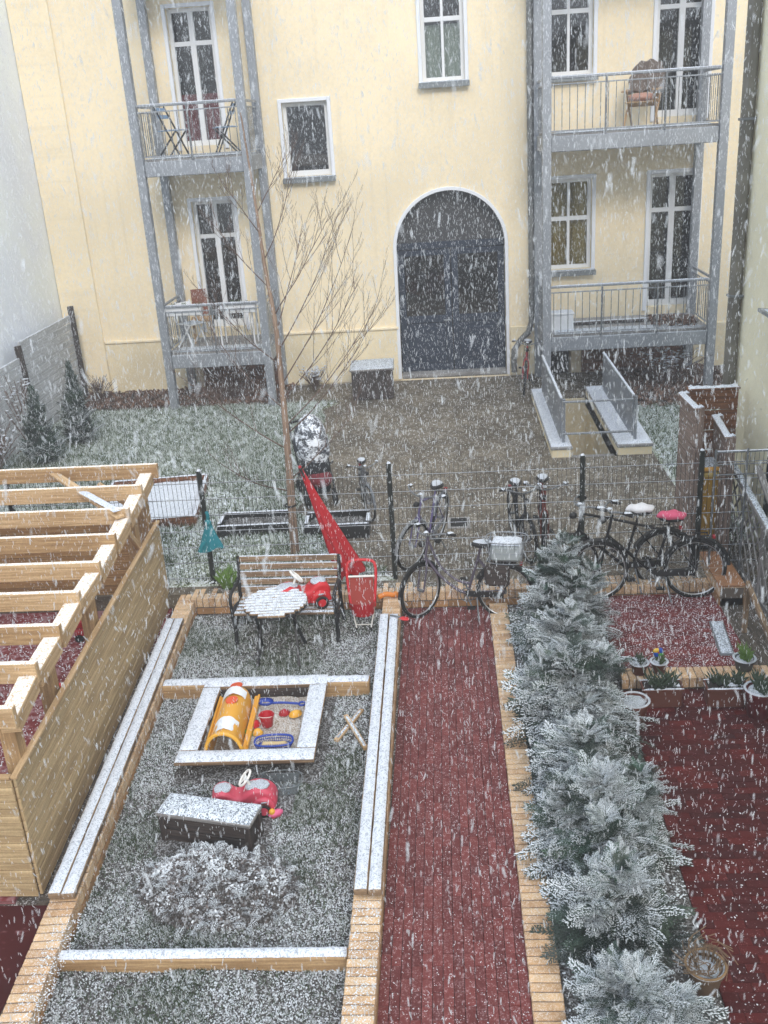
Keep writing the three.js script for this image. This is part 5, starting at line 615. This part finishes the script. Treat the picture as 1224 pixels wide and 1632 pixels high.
pot('wide brown tub with snow filled top beside the conifers on the front terrace', [1.57, 0, -7.66], .13, .25, P.brown, null, { sh: .3 });
pot('dark red tub with snowy plant at the right edge of the front terrace', [2.7, 0, -7.75], .13, .28, std({ color: 0x5a1c1e, roughness: .5 }), gLeaf[2], { ph: .22, n: 12, up: .5, sh: .3 });
pot('brown pot full of dry twigs at the bottom right beside the conifers', [1.47, 0, -4.72], .115, .2, std({ color: 0x5f4c3a }), null, { sh: .2 });
{ const t = thing('dry_twigs', 'bundle of dry twigs bent inside the brown pot at the bottom right', 'twigs', [1.47, .17, -4.72]), q = rng(5), g = []; for (let k = 0; k < 46; k++) { const a = q() * 6.28, r = .08 + .1 * q(); g.push(tube([[Math.cos(a) * .05, 0, Math.sin(a) * .05], [Math.cos(a) * r * .8, .08 + .06 * q(), Math.sin(a) * r * .8], [Math.cos(a + .9) * r * 1.2, .06 + .1 * q(), Math.sin(a + .9) * r * 1.2]], .003, 6, 4)); } mesh(t, 'twigs', merge(g), C.oldWood); mesh(t, 'rim', new THREE.TorusGeometry(.122, .008, 6, 24).rotateX(Math.PI / 2).translate(0, .04, 0), C.timberDk); }
{ const t = thing('toy_windmill', 'blue and yellow toy windmill stuck in the pot on the brick step', 'windmill', [1.93, .22, -8.31]); mesh(t, 'stick', cyl([0, 0, 0], [-.02, .14, 0], .004), P.white); for (let k = 0; k < 4; k++) { const b = geoSquash(new THREE.SphereGeometry(.03, 8, 6, 0, 3.3), (x, y, z) => [x * .8 + .025, y * 1.1 + .012, z * .6]).rotateZ(k * Math.PI / 2 + .3).translate(-.02, .14, .01); mesh(t, 'blade', b, std({ color: [0x1f4fae, 0xd8b02a, 0x1f4fae, 0x3f8a3a][k], roughness: .4, side: THREE.DoubleSide })); } mesh(t, 'hub', ball(.008, -.02, .14, .02), P.red); }
{ const t = thing('lattice_fence', 'grey wooden lattice fence with snow on its sloping rail at the right edge', 'fence'); const x = 3.27, a = -11.4, b = -7.9, ya = 1.34, yb = .78, yT = (z) => ya + (yb - ya) * (z - a) / (b - a), y0 = .22;
  for (const z of [a, -9.7, b]) put(t, 'post', .08, yT(z) - .05, .08, x + .02, (yT(z) - .05) / 2 + .05, z, C.greyWood); mesh(t, 'rail', span([x, ya, a], [x, yb, b], .075, .06), C.greyWood); mesh(t, 'rail', span([x, y0, a], [x, y0 - .05, b], .05, .05), C.greyWood); { const s = mesh(t, 'snow', snowSlab(.07, 3.5, .016, 3, .04), C.snowThin); s.position.set(x, (ya + yb) / 2 + .032, (a + b) / 2); s.rotation.x = Math.atan2(ya - yb, b - a); }
  for (let k = -5; k < 18; k++) for (const s of [-1, 1]) { let za = a + k * .24, zb = za + s * 1.3; const f = (z, y) => [x + s * .011, y, z]; const seg = [[za, y0], [zb, y0 + 1.3]]; const pts = []; for (let j = 0; j <= 40; j++) { const z = za + (zb - za) * j / 40, y = y0 + 1.3 * j / 40; if (z >= a && z <= b && y < yT(z)) pts.push([z, y]); } if (pts.length < 4) continue; mesh(t, 'lath', span(f(...pts[0]), f(...pts[pts.length - 1]), .014, .022, .002), C.greyWood); }
  mesh(t, 'rail', span([x - .06, 1.62, -9.9], [x - .06, .98, -8.3], .06, .05), C.greyWood); }
{ const t = thing('steel_railing', 'grey steel railing with three bars beyond the lattice fence', 'railing'); for (const y of [1.66, 1.52, 1.4]) put(t, 'bar', .72, .016, .016, 3.24, y, -10.3, C.galvDk); for (const x of [2.88, 3.22, 3.55]) put(t, 'post', .022, 1.5, .022, x, .95, -10.28, C.galvDk); const s = mesh(t, 'snow', snowSlab(.7, .022, .01, 4, .03), C.snow); s.position.set(3.22, 1.671, -10.3); }
{ const t = thing('handrail', 'pale wooden handrail at the right edge beside the brick step', 'railing'); mesh(t, 'rail', span([2.98, .62, -9.2], [2.9, .5, -8.0], .04, .06), C.oldWood); for (const [z, y] of [[-9.15, .6], [-8.05, .5]]) put(t, 'post', .05, y, .05, 2.97 + (z + 9.15) * -.06, y / 2, z, C.oldWood); }

// ---------------------------------------------------------------- heap of snowy dead leaves
const leafG = (() => { const g = new THREE.PlaneGeometry(.05, .035, 3, 2), p = g.attributes.position; for (let i = 0; i < p.count; i++) { const x = p.getX(i), y = p.getY(i); p.setXYZ(i, x, y * (1 - Math.abs(x) * 22), 12 * x * x + 14 * y * y); } g.computeVertexNormals(); return g.rotateX(-Math.PI / 2); })();
function scatter(parent, name, geo, mat, list, colour) { const im = new THREE.InstancedMesh(geo, mat, list.length), m = new THREE.Matrix4(), e = new THREE.Euler(), qq = new THREE.Quaternion(); list.forEach((l, i) => { m.compose(V(l[0], l[1], l[2]), qq.setFromEuler(e.set(l[4] || 0, l[5] || 0, l[6] || 0)), Array.isArray(l[3]) ? V(...l[3]) : V(l[3], l[3], l[3])); im.setMatrixAt(i, m); if (colour) im.setColorAt(i, colour(i)); }); im.name = parent === scene ? numbered(name) : name; im.userData.kind = 'stuff'; im.castShadow = im.receiveShadow = true; parent.add(im); return im; }
{ const t = thing('leaf_heap', 'low snow dusted heap of dead leaves and twigs in front of the box bench', 'heap', [-1.83, 0, -5.6]), q = rng(31), H = (x, z) => { const d = (x / .62) ** 2 + ((z - .1 * x) / .42) ** 2; return d > 1 ? -.02 : .24 * Math.pow(1 - d, .75) * (.7 + .6 * fbm(x * 5 + 9, z * 5 + 9)); };
  const g = new THREE.PlaneGeometry(1.3, .95, 60, 44).rotateX(-Math.PI / 2), p = g.attributes.position; for (let i = 0; i < p.count; i++) p.setY(i, H(p.getX(i), p.getZ(i)) + .012 * N2(p.getX(i) * 40, p.getZ(i) * 40)); g.computeVertexNormals(); const uv = g.attributes.uv; for (let i = 0; i < p.count; i++) uv.setXY(i, p.getX(i), p.getZ(i)); mesh(t, 'mound', g, C.soil);
  const br = [], sn = []; for (let i = 0; i < 9000; i++) { const x = (q() - .5) * 1.3, z = (q() - .5) * .95, y = H(x, z); if (y < 0) continue; (q() < .86 - .6 * sm(.38, .58, fbm(x * 5 + 2, z * 5)) * sm(.02, .16, y) ? br : sn).push([x, y + .008 + q() * .012, z, .2 + .38 * q(), (q() - .5) * 1.3, q() * 6.28, (q() - .5) * 1.3]); }
  const cc = new THREE.Color(); scatter(t, 'leaves', leafG, std({ color: 0xffffff, roughness: .8, side: THREE.DoubleSide }), br, () => { const k = .5 + q(); return q() < .3 ? cc.setRGB(.3, .31, .33) : cc.setRGB(.1 * k, .085 * k, .08 * k); }); scatter(t, 'snowy_leaves', leafG, std({ color: 0xd4dae0, side: THREE.DoubleSide }), sn);
  const tw = [], ts = []; for (let i = 0; i < 420; i++) { const x = (q() - .5) * 1.15, z = (q() - .5) * .9, y = H(x, z); if (y < .01) continue; const e = [x, y + .0 + .02 * q(), z, .16 + .2 * q(), (q() - .5) * .9, q() * 6.28, .1 + .5 * q()]; tw.push(e); if (q() < .6) ts.push(e); } scatter(t, 'twigs', frondG[0], std({ color: 0x4a4644, roughness: .9 }), tw); scatter(t, 'snow', frondS[1], C.needleSnow, ts); }

// ---------------------------------------------------------------- ground cover: grass, clods, settled snow grains
const q9 = rng(91), grain = new THREE.IcosahedronGeometry(1, 0), cT = new THREE.Color(), whiteM = std({ color: 0xffffff, roughness: .9 });
const blade = merge([0, 1, 2].map((k) => { const g = new THREE.ConeGeometry(.0045, .06, 3, 1).translate(0, .028, 0); return g.rotateZ(.35 + .2 * k).rotateY(k * 2.1); }));
const inside = (x, z, l) => l.some(([a, b, c, d]) => x > a && x < b && z > c && z < d), bedBlock = [[-2.5, -1.2, -8.36, -6.84], [-2.44, -1.54, -6.4, -5.98], [-1.95, -1.4, -6.7, -6.4]];
{ const gl = [], sl = []; // the near bed
  for (let i = 0; i < 150000; i++) { const z = -10 + q9() * 6.6, a = bedL(z), x = a + q9() * (bedR() - a); if (inside(x, z, bedBlock)) continue; const n = fbm(x * 1.6 + 3, z * 1.6 + 8, 3), y = .012 + .035 * (fbm(x * 1.7 + 40, z * 1.7 + 40) - .4) * 2, sh = (Math.abs(x + 1.87) < .5 && z < -8.8 ? .35 : 1); if (q9() < .08 + sm(.4, .75, n) * .5) gl.push([x, y, z, .35 + .5 * q9(), 0, q9() * 6.28, 0]); if (q9() < .6 * sh * (.3 + .7 * sm(.34, .62, fbm(x * 2.6 + 60, z * 2.6 + 11, 4)))) { const s = .0025 + .0055 * q9() * q9(); sl.push([x, y + .004 + .012 * q9(), z, [s * 1.3, s * .7, s], q9(), q9() * 6, q9()]); } }
  scatter(scene, 'bed_grass', blade, whiteM, gl, () => { const k = .7 + .6 * q9(); return q9() < .3 ? cT.setRGB(.6, .64, .64) : cT.setRGB(.07 * k, .1 * k, .055 * k); }); scatter(scene, 'snow_grains', grain, C.grain, sl); }
{ const gl = [], sl = []; // the lawns
  for (let i = 0; i < 85000; i++) { const right = q9() < .1, z = right ? -17.1 + q9() * 5.8 : -18.4 + q9() * 8, a = right ? 3.17 : -7.5, b = right ? 4.6 : lawnEdge(z), x = a + q9() * (b - a); const n = fbm(x * .9 + 30, z * .9 + 12, 4); (q9() < .2 + .4 * n ? gl : sl).push([x, Y1 + .03 + .03 * n, z, 0]); }
  gl.forEach((l) => { l[3] = 1.0 + .9 * q9(); l[5] = q9() * 6.28; }); sl.forEach((l) => { const s = .006 + .016 * q9() * q9(); l[3] = [s * 1.5, s * .6, s]; l[1] += .025 * q9(); l[5] = q9() * 6; });
  scatter(scene, 'lawn_grass', blade, whiteM, gl, () => { const k = .7 + .6 * q9(); return q9() < .4 ? cT.setRGB(.62, .68, .66) : cT.setRGB(.11 * k, .15 * k, .085 * k); }); scatter(scene, 'snow_grains', grain, C.needleSnow, sl); }
{ const sl = []; // grains and wet flakes lying on paving
  const add = (n, f, s0, s1) => { for (let i = 0; i < n; i++) { const [x, y, z] = f(), s = s0 + (s1 - s0) * q9() * q9(); sl.push([x, y, z, [s * (1 + q9()), s * .4, s], 0, q9() * 6.28, 0]); } };
  add(3200, () => [-.58 + .95 * q9(), .003, -10 + 6 * q9()], .002, .0045); add(2600, () => [1.58 + 1.9 * q9(), .003, -8.2 + 4.2 * q9()], .002, .007); add(5000, () => [1.58 + 1.28 * q9(), .083, -10.04 + 1.6 * q9()], .002, .007);
  add(5000, () => { let x, z; do { x = -2.4 + 5.8 * q9(); z = -19.6 + 9.1 * q9(); } while (inside(x, z, [[1.4, 3.2, -18.4, -14.4], [-2, -1, -19.4, -18.4]])); return [x, Y1 + .003, z]; }, .003, .013); add(9000, () => [-8 + 4.7 * q9(), .023, -10.1 + 4.4 * q9()], .004, .012);
  add(5000, () => { const z = -10 + 6.5 * q9(); return [.6 + .95 * q9(), .03, z]; }, .004, .012); add(1500, () => [-3.1 + .2 * q9() + 0, .203, -5.2 + 1.6 * q9()].map((v, i) => i ? v : v + .25 + .0), .002, .006); add(1500, () => [-.78 + .19 * q9(), .203, -5.3 + 1.9 * q9()], .002, .006); add(2500, () => [-2.9 + 5.7 * q9(), .204, -10.33 + .24 * q9()], .003, .007);
  scatter(scene, 'snow_grains', grain, C.needleSnow, sl); }
{ const l = []; for (let i = 0; i < 5000; i++) { const r = q9() < .45, x = r ? 3.15 + 2.2 * q9() : -7.6 + 4.4 * q9(), z = r ? -19.9 + 2.9 * q9() : -19.9 + 1.4 * q9(); l.push([x, Y1 + .05 + .03 * q9(), z, 1 + q9(), (q9() - .5) * 1.6, q9() * 6, (q9() - .5) * 1.6]); } for (let i = 0; i < 320; i++) l.push([3.9 + .8 * q9(), 1.38 + .06 * q9(), -19.3 + .9 * q9(), 1 + q9(), (q9() - .5) * 1.6, q9() * 6, (q9() - .5) * 1.6]);
  scatter(scene, 'fallen_leaves', leafG, std({ color: 0xffffff, roughness: .85, side: THREE.DoubleSide }), l, () => { const k = .6 + .8 * q9(); return cT.setRGB(.14 * k, .085 * k, .06 * k); }); }

// ---------------------------------------------------------------- falling snow: ragged clumps of crystals in the air
{ const qs = rng(404), fl = (seed) => { const r = rng(seed), g = []; for (let k = 0; k < 4; k++) g.push(new THREE.OctahedronGeometry(.34 + .2 * r()).rotateX(r() * 3).rotateZ(r() * 3).translate((r() - .5) * .3, (k - 1.5) * .55 + (r() - .5) * .3, (r() - .5) * .3)); return merge(g); };
  { const v = 0, l = []; for (let i = 0; i < 180000; i++) { const d = 1.5 + 18 * Math.pow(qs(), .7), x = (qs() - .5) * (1.0 * d + 1.5), z = -d, y = -.1 + qs() * 8.5; if (y < .25 || (z > -12 && x > 3.4) || (z < -19.4)) continue; const s = .0027 + .004 * qs() * qs(); l.push([x, y, z, [s, s * (1.9 + 2.2 * qs()), s], (qs() - .5) * .7, qs() * 6, .2 + (qs() - .5) * .6]); } scatter(scene, 'falling_snow', fl(v + 7), C.flake, l); } }

// ---------------------------------------------------------------- labels of the setting, groups of alike things
{ const L = { ground: ['brown soil ground beyond the paving and beds', 'ground'], courtyard_paving: ['grey brown wet paving of the yard before the gate', 'paving'], lawn: ['snowy green lawn left of the paved yard', 'lawn'], planting_bed: ['brown soil strip along the facade behind the lawn', 'bed'], side_lawn: ['narrow snowy lawn between cellar stair and screens', 'lawn'], leaf_bed: ['leaf strewn soil under the right balcony tower', 'bed'], garden_bed: ['snow speckled soil bed with sandbox and toys', 'bed'], hedge_bed: ['soil strip under the row of snowy conifers', 'bed'], garden_path: ['straight red paver path between bed and conifers', 'path'], terrace: ['dark red paved front terrace at bottom right', 'terrace'], upper_terrace: ['red paved terrace in front of the black bicycles', 'terrace'], terrace_verge: ['narrow bare soil verge beside the lattice fence', 'verge'], side_path: ['dark red paving at the bottom left corner', 'path'], pergola_floor: ['red snow dusted floor inside the pergola', 'floor'], bed_grass: ['short grass poking through snow in the near bed', 'grass'], lawn_grass: ['frosted grass blades of the far lawn', 'grass'], snow_grains: ['settled snow grains in the near bed', 'snow'], snow_grains_001: ['settled snow grains on the far lawn', 'snow'], snow_grains_002: ['wet snow grains scattered on paths and paving', 'snow'], fallen_leaves: ['brown fallen leaves along the foot of the facade', 'leaves'], falling_snow: ['white snowflakes falling through the whole yard', 'snow'] };
  const G = { conifer: 'snowy conifers in the hedge row', thuja: 'thujas by the left fence', bicycle: 'bicycles parked around the wire fence', folding_chair: 'folding chairs on the left balconies', flower_box: 'flower boxes and planter boxes', plant_pot: 'plant pots by the brick step', sand_mould: 'sand moulds in the sandbox', wooden_lath: 'crossed laths beside the sandbox', wooden_beam: 'beams laid across the bed', privacy_screen: 'wooden screens round the yellow bin', raised_bed: 'raised beds behind the wire fence', brick_wall: 'yellow brick edgings', bare_shrub: 'bare shrubs of the yard', plank_bench: 'plank benches on the brick walls', ride_on_car: 'ride on cars', balcony_tower: 'steel balcony towers', downpipe: 'downpipes' };
  for (const o of scene.children) { if (L[o.name]) tag(o, ...L[o.name]); const g = G[o.name.replace(/_\d{3}$/, '')]; if (g) o.userData.group = g; } }

renderer.render(scene, camera);
